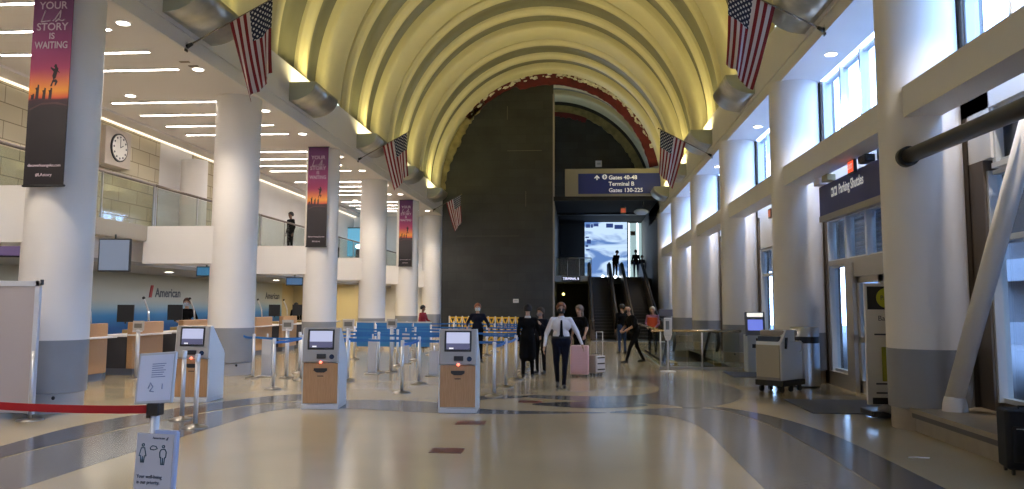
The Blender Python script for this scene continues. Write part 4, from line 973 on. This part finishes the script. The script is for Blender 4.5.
# post with red belt + signs in the near left
sp = thing('sign_post', 'nearest silver post holding two white notices and a red belt', 'sign post', (-3.09, 5.72, 0))
MB().lathe([(.175,0),(.175,.012),(.13,.03),(.05,.045)], n=28).build('base', BASEM, sp)
MB().cyl((0,0,.03),(0,0,.97),.032,n=20).build('post', mat('pale_post',(.62,.66,.72),.35,.3), sp)
MB().rbox(-.045,.045,-.045,.045,.90,.99,.01).build('belt_head', BLACK, sp)
MB().rbox(-.055,-.03,-.03,.03,.88,.985,.005).build('belt_clip', RUBBER, sp)
belt(sp, -4.9, 5.95, .94, REDB, .058)
T = Matrix.Translation((0,-.03,.985)) @ Matrix.Rotation(-.25,4,'X') @ Matrix.Rotation(-.07,4,'Y')
f_ = MB(); f_.rbox(-.145,.145,-.012,.012,0,.375,.012,T=T); f_.build('upper_sign_frame', mat('frame_grey',(.50,.52,.56),.4,.3), sp)
MB().box(-.125,.125,-.016,-.012,.02,.355,T=T).build('upper_sign_sheet', PAPER, sp)
tx = MB()
for i in range(7): tx.box(-.03-.0,.075-.01*(i%3),-.0185,-.016,.285-i*.016,.291-i*.016,T=T)
tx.tube([tuple(T@Vector(p)) for p in ((-.045,-.018,.11),(-.03,-.018,.15),(-.01,-.018,.12),(-.03,-.018,.09),(-.0,-.018,.085))],.004,5); tx.tube([tuple(T@Vector(p)) for p in ((.06,-.018,.14),(.062,-.018,.10))],.004,5)
tx.build('faint_text', mat('pale_ink',(.22,.27,.42),.6), sp)
T2 = Matrix.Translation((.03,-.045,.30)) @ Matrix.Rotation(.0,4,'X') @ Matrix.Rotation(.035,4,'Y')
MB().rbox(-.145,.135,-.01,.0,.0,.475,.008,T=T2).build('lower_sign_sheet', mat('notice_grey_white',(.48,.48,.52),.4), sp)
MB().rbox(.135,.158,-.012,.03,.0,.49,.006,T=T2).build('sign_side', mat('side_blue',(.35,.42,.62),.4), sp)
MB().rbox(-.02,.15,.0,.03,.36,.50,.006,T=T2).build('sign_clip', mat('side_blue2',(.35,.42,.62),.4), sp)
pg = MB()
def person_icon(cx, cz, skirt):
    def tb(pts, r=.0035): pg.tube([tuple(T2@Vector((cx+a,-.012,cz+b_))) for a,b_ in pts], r, 5)
    c = [( .009*math.cos(t*PI/4), .082+.009*math.sin(t*PI/4)) for t in range(9)]; tb(c)
    if skirt: tb([(-.012,.062),(-.026,.005),(-.014,.005),(-.011,-.04),(-.003,-.04),(0,0),(.003,-.04),(.011,-.04),(.014,.005),(.026,.005),(.012,.062),(-.012,.062)])
    else: tb([(-.014,.062),(-.024,.045),(-.022,.005),(-.014,.005),(-.012,-.045),(-.003,-.045),(0,.0),(.003,-.045),(.012,-.045),(.014,.005),(.022,.005),(.024,.045),(.014,.062),(-.014,.062)])
person_icon(-.092, .31, True); person_icon(.060, .305, False)
pg.tube([tuple(T2@Vector(p)) for p in ((-.04,-.012,.375),(-.02,-.012,.39),(.005,-.012,.385),(.015,-.012,.37),(-.01,-.012,.36),(-.035,-.012,.362),(-.04,-.012,.375))],.003,5)
pg.build('pictograms', mat('picto_ink',(.04,.09,.13),.6), sp)
E_ = T2.to_euler()
text('Your well-being', .036, INK, sp, tuple(T2@Vector((-.03,-.013,.17))), (E_.x+PI/2,E_.y,E_.z), width=.19); text('is our priority.', .036, INK, sp, tuple(T2@Vector((-.035,-.013,.13))), (E_.x+PI/2,E_.y,E_.z), width=.17)
text('American', .022, INK, sp, tuple(T2@Vector((.02,-.013,.445))), (E_.x+PI/2,E_.y,E_.z), width=.09)
MB().prism([(.075,.435),(.088,.455),(.095,.455),(.085,.43)],'y',-.014,-.012,T=T2).build('emblem', INK, sp)
# tall sign posts in the queue
def tall_post(x, y, h, label, face=(.35,.33,.28)):
    t = thing('post_with_sign', label, 'sign post', (x,y,0), 0)
    MB().lathe([(.17,0),(.17,.012),(.12,.03),(.04,.045)], n=24).build('base', BASEM, t); MB().cyl((0,0,.03),(0,0,h-.2),.045,n=16).build('post', CHROME, t)
    MB().rbox(-.13,.13,-.02,.02,h-.22,h,.01).build('sign_frame', mat('holder_grey',(.48,.46,.43),.4), t); MB().box(-.09,.09,-.024,-.02,h-.16,h-.06).build('sign_face', mat('holder_face',(.16,.15,.13),.5), t)
    MB().box(-.11,.11,-.05,-.02,h-.25,h-.22).build('sign_bracket', CHROME, t)
tall_post(-10.0, 17.6, 1.30, 'thick chrome post with a small framed sign before the ticket counters')
tall_post(-6.72, 18.18, 1.33, 'chrome post with a small framed sign left of the middle kiosk')
tall_post(-5.2, 17.89, 1.36, 'chrome post with a small framed sign right of the middle kiosk')
tall_post(-4.72, 20.1, 1.33, 'chrome post with a small white sign left of the red-shirted person')
def qpanel(x, y, w, h, label):
    t = thing('queue_notice_board', label, 'board', (x,y,0), 0)
    MB().rbox(-w/2,w/2,-.04,.04,.03,h,.015).build('board', mat('queue_board',(.52,.54,.60),.4), t); MB().rbox(-w/2-.06,w/2+.06,-.16,.16,0,.03,.02).build('foot', STEEL, t); MB().cyl((0,0,h),(0,0,h+.12),.02,n=8).build('top_peg', CHROME, t)
qpanel(-7.30,18.45,.24,.88,'narrow white floor panel beside the second left column'); qpanel(-5.05,19.5,.22,.85,'narrow white floor panel just right of the middle kiosk'); qpanel(-4.94,22.8,.20,.90,'narrow white floor panel far back between the front kiosks'); qpanel(-3.45,19.1,.24,.60,'narrow white floor panel left of the right kiosk')
# blue scrim panels far
for i in range(4):
    x = -8.3+i*.72
    t = thing('blue_barrier_panel', 'blue fabric barrier panel far back, %s of four from the left' % ['first','second','third','fourth'][i], 'barrier', (x, 29.6, 0), 0, 'blue barrier panels')
    MB().rbox(.02,.66,-.015,.015,.12,1.0,.01).build('fabric', mat('blue_scrim',(.03,.19,.48),.6), t); MB().box(0,.68,-.02,.02,1.0,1.05).build('top_rail', mat('rail_grey',(.5,.5,.5),.4), t)
    MB().cyl((0,0,0),(0,0,1.05),.02,n=8).build('post', CHROME, t); MB().box(-.05,.05,-.18,.18,0,.02).build('foot', STEEL, t)
# yellow lattice barriers
def lattice(x, y, w, h, z0, label):
    t = thing('lattice_barrier', label, 'barrier', (x,y,0), 0); n_ = max(2, int(w/.32)); pw = w/n_
    for i in range(n_):
        m_ = MB(); a, b_ = i*pw, (i+1)*pw
        m_.box(a,b_,-.015,.015,z0+h-.08,z0+h); m_.box(a,b_,-.015,.015,z0,z0+.08)
        for (p, q) in (((a,z0),(b_,z0+h)),((b_,z0),(a,z0+h))):
            m_.cyl((p[0],0,p[1]),(q[0],0,q[1]),.045,n=6)
        m_.build('lattice_panel', YEL, t)
        MB().box(a-.03,a+.03,-.04,.04,0,z0+h+.04).build('upright', mat('lattice_upright',(.6,.6,.58),.4), t)
    MB().box(-.05,w+.05,-.15,.15,0,.03).build('foot', BLACK, t)
lattice(-6.5,40.2,2.3,.8,.27,'yellow lattice barrier in front of the slate wall, left section'); lattice(-4.15,40.0,1.35,.8,.27,'yellow lattice barrier in front of the slate wall, right section'); lattice(-3.9,34,.85,.45,.1,'low yellow lattice barrier right of the uniformed woman')

# near left white board
wb_ = thing('freestanding_board', 'large pale framed board at the left edge behind the red belt', 'board', (-8.9, 11.3, 0))
MB().rbox(-.85,.88,-.02,.02,.10,1.98,.01).build('panel', mat('board_grey_lilac',(.42,.39,.42),.4), wb_)
f_ = MB(); f_.rbox(-.90,.94,-.03,.03,1.95,2.03,.01); f_.rbox(.86,.94,-.03,.03,.08,2.03,.01); f_.rbox(-.90,-.85,-.03,.03,.08,2.03,.01); f_.build('frame', mat('board_frame',(.62,.66,.76),.35,.2), wb_)
MB().cyl((.92,-.05,0),(.92,-.05,1.0),.025,n=10).build('post', CHROME, wb_); MB().lathe([(.18,0),(.18,.012),(.05,.03)], c=(.92,-.05,0), n=24).build('round_foot', BASEM, wb_); MB().lathe([(.18,0),(.18,.012),(.05,.03)], c=(-.0,-.05,0), n=24).build('round_foot', BASEM, wb_)
MB().rbox(.93,.96,-.02,.03,1.97,2.05,.005).build('corner_clip', BLACK, wb_)

# ------------------------------------------------------------------ luggage
def case(name, label, loc, rz, w, d, h, m, ribs=0, handle=.35, side=None, cat='suitcase'):
    t = thing(name, label, cat, loc, rz)
    sh_ = MB().rbox(-w/2,w/2,-d/2,d/2,.06,h,.05,n=4).build('shell', m, t)
    if ribs:
        r_ = MB()
        for i in range(ribs): z = .14+(h-.24)*i/(ribs-1); r_.rbox(-w/2+.04,w/2-.04,-d/2-.006,-d/2+.002,z,z+.012,.003)
        r_.build('shell_ribs', m, sh_)
    for x in (-w/2+.06,w/2-.06):
        for y in (-d/2+.05,d/2-.05):
            q = MB(); q.cyl((x-.012,y,.032),(x+.012,y,.032),.03,n=12); q.box(x-.014,x+.014,y-.014,y+.014,.04,.07); q.build('wheel', RUBBER, t)
    if handle:
        q = MB(); q.tube([(-.10,d/2-.05,h-.02),(-.10,d/2-.05,h+handle),(.10,d/2-.05,h+handle),(.10,d/2-.05,h-.02)],.010,8); q.build('telescopic_handle', CHROME, t)
    q = MB(); q.tube([(-.07,0,h),(-.07,0,h+.025),(.07,0,h+.025),(.07,0,h)],.01,6); q.build('grab_handle', BLACK, t)
    return t
PINK = mat('pink_shell',(.72,.46,.48),.35)
pk = case('pink_suitcase','pink hard shell suitcase with wheels behind the walking man',(.02,19.45,0),-.06,.44,.28,.74,PINK,ribs=14,handle=.0)
c2 = case('striped_suitcase','beige and white suitcase with raised handle right of the pink one',(.42,19.8,0),-.75,.22,.36,.50,mat('beige_shell',(.33,.29,.24),.5),handle=.55)
MB().rbox(.112,.16,-.16,.16,.09,.48,.02).build('white_trim', mat('case_white',(.7,.7,.72),.4), c2); 
for z in (.14,.28,.42): MB().box(.16,.165,-.13,.13,z,z+.03).build('black_strap', BLACK, c2)
bc = case('black_suitcase','black wheeled suitcase at the right edge, in front of the bench',(4.62,8.85,0),-.2,.48,.36,.66,mat('black_fabric',(.008,.010,.016),.7,bump=.3,nscale=80),handle=0)
MB().rbox(-.19,.19,-.22,-.17,.14,.50,.03).build('front_pocket', mat('black_fabric2',(.010,.013,.022),.7), bc)
z_ = MB(); z_.tube([(-.16,-.225,.48),(.12,-.225,.48)],.005,5); z_.tube([(-.02,-.19,.60),(.05,-.19,.62)],.006,5); z_.tube([(.0,-.225,.30),(.0,-.225,.36)],.006,5); z_.build('zip', CHROME, bc)

# ------------------------------------------------------------------ people
def capsules_to_body(prims, voxel=.014):
    """prims: list of (a, b, ra, rb, tag).  One continuous skin is grown round them."""
    mb = MB()
    for a, b_, ra, rb, tg in prims:
        a = Vector(a); b_ = Vector(b_)
        mb.ball(a, (ra,ra,ra), 14, 10)
        if (b_-a).length > 1e-4: mb.ball(b_, (rb,rb,rb), 14, 10); mb.cyl(a, b_, ra, rb, 14)
    return mb
SKIN_L = mat('skin_light',(.50,.30,.21),.5); SKIN_D = mat('skin_brown',(.20,.10,.065),.5)
def person(name, label, loc, rz, H=1.75, top=None, legs=None, skin=SKIN_L, shoes=None, hair=(.03,.02,.015), hairstyle='short', mask=(.35,.45,.6), pose=None, sleeve='long', coat=False, tie=None, lean=0.0, forearm=None, skirt=False, vest=None, voxel=.016, bun=False, bald=False, collar=None, belt_=False, bulk=1.0, bag=None):
    k = H/1.75; t = thing(name, label, 'person', loc, rz)
    J = dict(hipL=(.09,0,.92), hipR=(-.09,0,.92), kneeL=(.105,-.015,.50), kneeR=(-.105,-.015,.50), ankL=(.11,.02,.08), ankR=(-.11,.02,.08),
             toeL=(.13,-.15,.035), toeR=(-.13,-.15,.035), pel=(0,0,.95), waist=(0,0,1.08), chest=(0,0,1.28), neck=(0,.01,1.45), head=(0,-.01,1.61),
             shL=(.175,0,1.39), shR=(-.175,0,1.39), elL=(.225,.03,1.11), elR=(-.225,.03,1.11), wrL=(.235,-.05,.87), wrR=(-.235,-.05,.87))
    if pose: J.update(pose)
    J = {a: Vector(v)*k for a, v in J.items()}
    if lean:
        Rm = Matrix.Rotation(lean, 4, 'X'); piv = J['pel']
        for a in ('waist','chest','neck','head','shL','shR','elL','elR','wrL','wrR'): J[a] = piv + (Rm @ (J[a]-piv))
    B = bulk; pr = []; TOP, LEG, SK, SH, SL = 'top','legs','skin','shoes','sleeve'
    def c(a, b_, ra, rb, tg): pr.append((Vector(a), Vector(b_), ra*k, rb*k, tg))
    X = Vector((1,0,0))*k
    c(J['pel']-X*.075, J['pel']+X*.075, .115*B, .115*B, LEG)
    c(J['waist']-X*.05, J['waist']+X*.05, .112*B, .112*B, TOP); c(J['chest']-X*.075, J['chest']+X*.075, .118*B, .118*B, TOP)
    c(J['chest'], J['waist'], .13*B, .12*B, TOP); c(J['waist'], J['pel'], .12*B, .12*B, TOP if not belt_ else LEG)
    c(J['shL'], J['shR'], .058, .058, TOP); c(J['chest'], (J['shL']+J['shR'])/2, .125*B, .07, TOP)
    hd = J['head']; nk = J['neck']
    c(nk-Vector((0,0,.03))*k, nk.lerp(hd,.5), .052, .05, SK)
    up_ = (hd-nk).normalized()
    c(hd+up_*.035*k+Vector((0,.012,0))*k, hd+up_*.03*k+Vector((0,.02,0))*k, .083, .088, SK); c(hd-up_*.03*k+Vector((0,-.03,0))*k, hd-up_*.075*k+Vector((0,-.045,0))*k, .06, .042, SK)
    c(hd+Vector((0,-.085,.0))*k, hd+Vector((0,-.108,-.028))*k, .012, .017, SK)
    for s in (-1,1):
        c(hd+Vector((s*.083,.01,.012))*k, hd+Vector((s*.088,.015,-.02))*k, .016, .012, SK)
        Ls = 'L' if s > 0 else 'R'
        c(J['hip'+Ls], J['knee'+Ls], .088*B, .060, LEG); c(J['knee'+Ls], J['ank'+Ls], .058, .042, LEG if not skirt else SK)
        c(J['ank'+Ls]+Vector((0,.015,-.03))*k, J['toe'+Ls], .045, .034, SH)
        c(J['sh'+Ls], J['el'+Ls], .056*B, .045*B, TOP); c(J['el'+Ls], J['wr'+Ls], .043, .030, SL)
        w = J['wr'+Ls]; dv = (w-J['el'+Ls]).normalized(); sd = dv.cross(Vector((0,1,0))); 
        if sd.length < .2: sd = Vector((1,0,0))
        sd.normalize(); ot = dv.cross(sd).normalized()
        palm = w+dv*.075*k
        c(w+dv*.01*k, palm-ot*.02*k, .026, .026, SK); c(palm-ot*.02*k, palm+ot*.022*k, .022, .022, SK)
        for f in range(4):
            o_ = ot*(-.03+.02*f)*k; l1 = (.042,.05,.047,.036)[f]*k; kn = palm+dv*.018*k+o_; m1 = kn+dv*l1*.9+sd*(-s)*.004*k; tp = m1+(dv*.75-sd*s*.6).normalized()*l1*.75
            c(kn, m1, .0095, .009, SK); c(m1, tp, .009, .008, SK)
        th = palm-ot*.03*k-dv*.03*k; c(th, th-ot*.03*k+dv*.035*k, .012, .010, SK); c(th-ot*.03*k+dv*.035*k, th-ot*.032*k+dv*.065*k, .010, .009, SK)
    if coat:
        lo = J['pel']+Vector((0,0,-.42))*k
        c(J['waist'], J['pel'], .14, .16, TOP); c(J['pel']-X*.05, lo-X*.06, .14, .15, TOP); c(J['pel']+X*.05, lo+X*.06, .14, .15, TOP)
    if skirt:
        lo = J['pel']+Vector((0,0,-.36))*k; c(J['pel']-X*.05, lo-X*.05, .13, .12, LEG); c(J['pel']+X*.05, lo+X*.05, .13, .12, LEG)
    mb = capsules_to_body(pr); tmp = mb.build('tmp', SKIN_L)
    rm = tmp.modifiers.new('r','REMESH'); rm.mode = 'VOXEL'; rm.voxel_size = voxel*k; rm.use_smooth_shade = True
    sm = tmp.modifiers.new('s','SMOOTH'); sm.factor = .5; sm.iterations = 2
    dg = bpy.context.evaluated_depsgraph_get(); dg.update(); me = bpy.data.meshes.new_from_object(tmp.evaluated_get(dg)); bpy.data.objects.remove(tmp)
    tags = [TOP, LEG, SK, SH, SL]; mats = {TOP: top, LEG: legs, SK: skin, SH: shoes or BLACK, SL: (top if sleeve == 'long' else skin)}
    if forearm: mats[SL] = forearm
    me.materials.clear()
    for tg in tags: me.materials.append(mats[tg])
    n_ = len(me.polygons); cen = np.empty(n_*3); me.polygons.foreach_get('center', cen); cen = cen.reshape(-1,3)
    best = np.full(n_, 1e9); idx = np.zeros(n_, int)
    for a, b_, ra, rb, tg in pr:
        a_ = np.array(a); ab = np.array(b_-a); L2 = max(1e-9, float(ab @ ab)); u = np.clip(((cen-a_) @ ab)/L2, 0, 1)
        d_ = np.linalg.norm(cen-(a_+u[:,None]*ab), axis=1) - (ra+(rb-ra)*u); m_ = d_ < best; best[m_] = d_[m_]; idx[m_] = tags.index(tg)
    me.polygons.foreach_set('material_index', idx.astype(np.int32)); me.polygons.foreach_set('use_smooth', np.ones(n_, bool)); me.update()
    o = bpy.data.objects.new('body', me); COL.objects.link(o); o.parent = t
    # hair
    def shell(zmin, grow, cut, name, m, zc=.03, back=.015):
        h = MB(); c0 = hd+Vector((0,back,zc))*k; n1, n2 = 20, 12; vs = []; fs = []
        r = Vector((.092,.108,.110))*k*grow
        for j in range(n2+1):
            th = PI*.68*j/n2
            for i in range(n1):
                ph = 2*PI*i/n1; fr = max(0, -math.sin(ph)); thh = th*(1-.42*fr*cut)
                vs.append((c0.x+r.x*math.sin(thh)*math.cos(ph), c0.y+r.y*math.sin(thh)*math.sin(ph), c0.z+r.z*math.cos(thh)))
        for j in range(n2):
            for i in range(n1): a=j*n1+i; b_=j*n1+(i+1)%n1; fs.append((a,b_,b_+n1,a+n1))
        h.add(vs, fs, 0, None, True); q = h.build(name, m, t); sd_ = q.modifiers.new('s','SOLIDIFY'); sd_.thickness = .012; sd_.offset = 1; return q
    hm = mat('hair',hair,.7,bump=.4,nscale=60)
    if not bald: shell(0, 1.0, 1.0, 'hair', hm)
    if bun: MB().ball(tuple(hd+Vector((0,.09,.10))*k), (.05*k,.05*k,.05*k), 12, 8).build('hair_bun', hm, t)
    if hairstyle == 'long':
        MB().ball(tuple(hd+Vector((0,.06,-.08))*k), (.09*k,.05*k,.14*k), 14, 10).build('long_hair', hm, t)
    if mask is not None:
        q = MB(); c0 = hd+Vector((0,-.03,-.035))*k; vs=[]; fs=[]
        for j in range(7):
            z = (-.055+.095*j/6)*k
            for i in range(11):
                a = -PI*.42+PI*.84*i/10; r = .082*k*(1-.18*abs(j-3)/3); vs.append((c0.x+r*.98*math.sin(a), c0.y-r*math.cos(a)*.95, c0.z+z))
        for j in range(6):
            for i in range(10): a=j*11+i; fs.append((a,a+1,a+12,a+11))
        q.add(vs,fs,0,None,True); q = q.build('face_mask', mat('mask_cloth',mask,.8), t); s_ = q.modifiers.new('s','SOLIDIFY'); s_.thickness=.006; s_.offset=0
    ey = MB()
    for s in (-1,1): ey.ball(tuple(hd+Vector((s*.033,-.072,.018))*k), (.011*k,.008*k,.008*k), 8, 6)
    ey.build('eyes', mat('eye_dark',(.02,.015,.01),.3), t)
    if tie:
        z0, z1 = J['neck'].z-.06*k, J['waist'].z-.04*k; yf = lambda z: -.155*k*B + (.02 if z > J['chest'].z+.05 else 0)
        q = MB(); q.prism([(-.018,z0),(.018,z0),(.035,z1+.05),(0,z1),(-.035,z1+.05)],'y',-.150*k*B,-.140*k*B); q.build('tie', tie, t)
    if belt_:
        z = J['pel'].z+.09*k; MB().lathe([(.128*k*B,-.02),(.128*k*B,.02)], c=(0,0,z), n=24, T=Matrix.Diagonal((1.42,1,1,1))).build('belt', BLACK, t)
    if collar:
        MB().lathe([(.085*k,-.02),(.062*k,.03)], c=(0,.01,J['neck'].z-.01), n=16).build('collar', collar, t)
    if vest:
        lo = J['waist'].z-.10*k; up = J['shL'].z+.0*k; c0=J['chest']; c1=J['waist']; mm_=MB()
        mm_.lathe([(.150*k,lo),(.155*k,(lo+up)/2),(.150*k,up-.04)], c=(c0.x,c0.y,0), n=24, T=None); v_=mm_.build('safety_vest', vest, t)
        for vv in v_.data.vertices: vv.co.x = c0.x+(vv.co.x-c0.x)*1.38
    return t
NAVYC = mat('navy_cloth',(.006,.007,.016),.9,spec=.2); BLK = mat('black_cloth',(.004,.004,.005),.9,spec=.15); SHIRT = mat('white_shirt',(.72,.70,.74),.7); DENIM = mat('denim',(.025,.05,.13),.8,spec=.2)
person('person','man in a white shirt, dark tie and dark trousers walking toward the camera',(-.36,16.62,0),.05,1.76,SHIRT,NAVYC,SKIN_L,hair=(.16,.06,.03),bald=False,mask=(.012,.012,.014),tie=BLK,belt_=True,bulk=1.12,voxel=.011,collar=SHIRT,
       pose=dict(kneeL=(.07,-.08,.51),ankL=(.05,-.02,.08),toeL=(.06,-.20,.045),kneeR=(-.10,-.05,.50),ankR=(-.07,.20,.13),toeR=(-.08,.06,.04),elL=(.33,.05,1.13),wrL=(.42,-.10,.90),elR=(-.30,.03,1.11),wrR=(-.34,-.03,.86)))
person('person','woman in black uniform with a pale mask standing behind the queue belts',(-3.0,23.8,0),.1,1.74,NAVYC,BLK,SKIN_L,hair=(.22,.07,.03),mask=(.50,.62,.72),pose=dict(elL=(.30,.04,1.16),wrL=(.33,-.16,1.02),elR=(-.30,.04,1.16),wrR=(-.30,-.18,1.05)))
person('person','woman in a long black coat seen from behind, hair tied up',(-1.2,19.0,0),PI+.1,1.72,BLK,BLK,SKIN_L,hair=(.012,.010,.010),mask=None,coat=True,bun=True,collar=mat('white_scarf',(.6,.6,.62),.7),pose=dict(elR=(-.26,-.05,1.13),wrR=(-.30,-.22,1.0)))
person('person','woman in a dark navy jacket facing left, right one of the pair',(-.95,20.1,0),-.5,1.64,NAVYC,BLK,SKIN_L,hair=(.03,.02,.015),hairstyle='long',mask=(.30,.25,.25),pose=dict(elL=(.24,-.02,1.14),wrL=(.16,-.24,1.3)))
person('person','person with a bare arm and pale bag strap hidden behind the walking man',(.02,20.3,0),-.7,1.70,BLK,BLK,SKIN_L,hair=(.22,.17,.14),hairstyle='long',mask=None,sleeve='short',pose=dict(elL=(.27,-.02,1.18),wrL=(.36,-.22,1.0)))
person('person','bald-headed man in black leaning over to the right, legs apart',(1.68,24.3,0),-1.15,1.74,BLK,BLK,SKIN_L,mask=(.015,.015,.018),bald=True,sleeve='short',lean=.38,bulk=1.15,pose=dict(hipL=(.1,0,.88),hipR=(-.1,0,.88),kneeL=(.12,-.24,.47),kneeR=(-.12,.12,.47),ankL=(.12,-.36,.08),ankR=(-.12,.34,.08),toeL=(.13,-.53,.035),toeR=(-.15,.18,.035),elL=(.25,-.12,1.15),wrL=(.12,-.36,1.10),elR=(-.25,-.12,1.15),wrR=(-.08,-.36,1.12)))
person('person','person in a dark top and blue jeans standing before the left escalator',(1.52,28.6,0),PI+.4,1.74,BLK,DENIM,SKIN_L,hair=(.02,.015,.01),mask=None)
person('person','worker with a white cap and bright orange-red vest near the right escalator',(2.55,28.2,0),-.3,1.66,mat('dusky_pink_cloth',(.25,.12,.2),.8),BLK,SKIN_L,hair=(.6,.58,.55),mask=None,vest=mat('orange_vest',(.55,.07,.02),.7),pose=dict(elL=(.24,-.04,1.12),wrL=(.15,-.25,1.0),elR=(-.24,-.04,1.12),wrR=(-.15,-.25,1.0)))
person('person','masked ticket agent in black behind the wooden counters',(-11.7,23.2,.0),.35,1.86,BLK,BLK,SKIN_L,hair=(.08,.03,.02),mask=(.45,.5,.6),pose=dict(elL=(.28,-.02,1.14),wrL=(.22,-.24,1.1),elR=(-.28,-.02,1.14),wrR=(-.22,-.24,1.1)))
person('person','person in a red top standing at the far left columns',(-6.1,31.2,0),1.2,1.66,mat('red_cloth',(.30,.015,.02),.8),BLK,SKIN_D,hair=(.012,.01,.01),mask=None,pose=dict(elL=(.22,-.08,1.13),wrL=(.12,-.28,1.1)))
person('person','dark figure behind the far ticket counter in the third opening',(-12.4,34.5,0),.6,1.74,BLK,BLK,SKIN_D,hair=(.01,.01,.01),mask=None)
person('person','silhouetted person leaning forward at the top of the left escalator',(2.36,52.3,3.4),.6,1.86,BLK,BLK,SKIN_D,hair=(.01,.01,.01),mask=None,lean=.35,pose=dict(elR=(-.3,-.1,1.15),wrR=(-.25,-.3,.95)))
person('person','silhouetted person in blue jeans at the top of the right escalator',(3.70,52.2,3.4),PI,1.86,BLK,DENIM,SKIN_D,hair=(.01,.01,.01),mask=None)
person('person','faint grey person upstairs at the far right of the landing',(4.35,55.5,3.4),0,1.70,mat('grey_cloth',(.12,.11,.14),.8),BLK,SKIN_D,hair=(.02,.02,.02),mask=None)
person('person','dark clothed person behind the mezzanine glass in the second opening',(-10.95,29.6,3.57),-.6,1.62,BLK,BLK,SKIN_D,hair=(.01,.01,.01),mask=None)
# mezzanine furniture silhouettes & blue display
bl = thing('blue_display', 'glowing blue wall display at the far end of the mezzanine', 'screen', (-12.4, 44.8, 4.4))
MB().box(-1.2,1.2,0,.1,0,1.6).build('display', mat('blue_glow',(.05,.1,.15),.4,emit=(.12,.38,.55),estr=.9), bl); MB().box(-1.25,1.25,-.02,0,1.6,1.66).build('frame', BLACK, bl); MB().ball((-.1,-.1,.55),(.2,.05,.12),12,8).build('lamp', mat('disp_lamp',(1,1,1),.5,emit=(.9,1,1),estr=4), bl)
for i,(x,y) in enumerate(((-11.3,33.6),(-11.2,35.2),(-11.3,41.5))):
    t = thing('black_armchair', 'black armchair behind the mezzanine glass, %s from the front' % ORD[i], 'chair', (x,y,3.57), .8, 'black chairs on the mezzanine')
    MB().rbox(-.35,.35,-.35,.3,.15,.45,.05).build('seat', BLACK, t); MB().rbox(-.35,.35,.2,.35,.4,1.0,.05).build('backrest', BLACK, t)
    for s in (-1,1): MB().rbox(s*.33-.05,s*.33+.05,-.33,.3,.40,.65,.03).build('armrest', BLACK, t)
    for sx_ in (-.3,.3):
        for sy_ in (-.3,.25): MB().cyl((sx_,sy_,0),(sx_,sy_,.16),.02,n=8).build('leg', CHROME, t)

# ------------------------------------------------------------------ lights
def area(name, loc, rot, sx, sy, e, col):
    la = bpy.data.lights.new(name,'AREA'); la.shape='RECTANGLE'; la.size=sx; la.size_y=sy; la.energy=e; la.color=col
    o = bpy.data.objects.new(name, la); COL.objects.link(o); o.location=loc; o.rotation_euler=rot; return o
# real lamps of the low ticketing ceiling and the far left passage
area('ticketing_lamp_light', (-12.6, 24, 2.58), (0,0,0), .3, 22, 130, (1,.95,.88))
area('passage_lamp_light', (-11.5, 36.8, 2.55), (0,0,0), .6, 1.6, 60, (1,.80,.40))
area('passage_lamp_light', (-11.5, 42.5, 2.55), (0,0,0), .6, 1.6, 60, (1,.80,.40))

def spot(loc, e, col=(1,.86,.70)):
    la = bpy.data.lights.new('downlight_and_fill','SPOT'); la.energy = e; la.color = col; la.spot_size = math.radians(120); la.spot_blend = .6; la.shadow_soft_size = .12
    o = bpy.data.objects.new('downlight_and_fill', la); COL.objects.link(o); o.location = loc; return o
for k in range(-3, 5):  # bays behind the camera have no fittings; their spots are added warm fill
    for off in (1.2, 4.1): spot((-8.27, Y0L+k*S+off, ZSOF-.05), 500)
    spot((5.12, Y0R+k*S+4.3, ZSOF-.05), 500 if k < 1 else 650)
w = bpy.data.worlds.new('sky'); SC.world = w; w.use_nodes = True; nt = w.node_tree
bg = nt.nodes['Background']; sk = nt.nodes.new('ShaderNodeTexSky'); sk.sky_type = 'NISHITA'; sk.sun_disc = False; sk.sun_elevation = math.radians(50); sk.sun_rotation = math.radians(250); sk.air_density = 1.2
mx = nt.nodes.new('ShaderNodeMixRGB'); mx.inputs[0].default_value = .8; mx.inputs[2].default_value = (3.4,5.2,9.6,1); hs = nt.nodes.new('ShaderNodeMixRGB')
nt.links.new(sk.outputs[0], mx.inputs[1]); nt.links.new(mx.outputs[0], bg.inputs[0]); bg.inputs[1].default_value = 1.7

# ------------------------------------------------------------------ camera
f = 800.0; Hc = 1.72
P_ = math.atan(76/f); T_ = math.atan(67/f*math.cos(P_))   # the frame is a slightly off-centre crop of the lens image
cam = bpy.data.cameras.new('camera'); co = bpy.data.objects.new('camera', cam); COL.objects.link(co)
cam.sensor_width = 36; cam.lens = f/1024*36; cam.clip_end = 300
co.location = (0,0,Hc); co.rotation_mode = 'XYZ'; co.rotation_euler = (Matrix.Rotation(T_,4,'Z') @ Matrix.Rotation(PI/2+P_,4,'X') @ Matrix.Rotation(.0045,4,'Z')).to_euler(); cam.shift_y = -16.5/1024; SC.camera = co
SC.view_settings.view_transform = 'Standard'; SC.view_settings.look = 'None'; SC.view_settings.gamma = 1; SC.view_settings.use_curve_mapping = False
SC.view_settings.exposure = 0.18
SC.cycles.max_bounces = 8; SC.cycles.diffuse_bounces = 5; SC.cycles.glossy_bounces = 4; SC.cycles.transparent_max_bounces = 16; SC.cycles.transmission_bounces = 4
SC.cycles.use_denoising = True; SC.cycles.caustics_reflective = False; SC.cycles.sample_clamp_indirect = 6
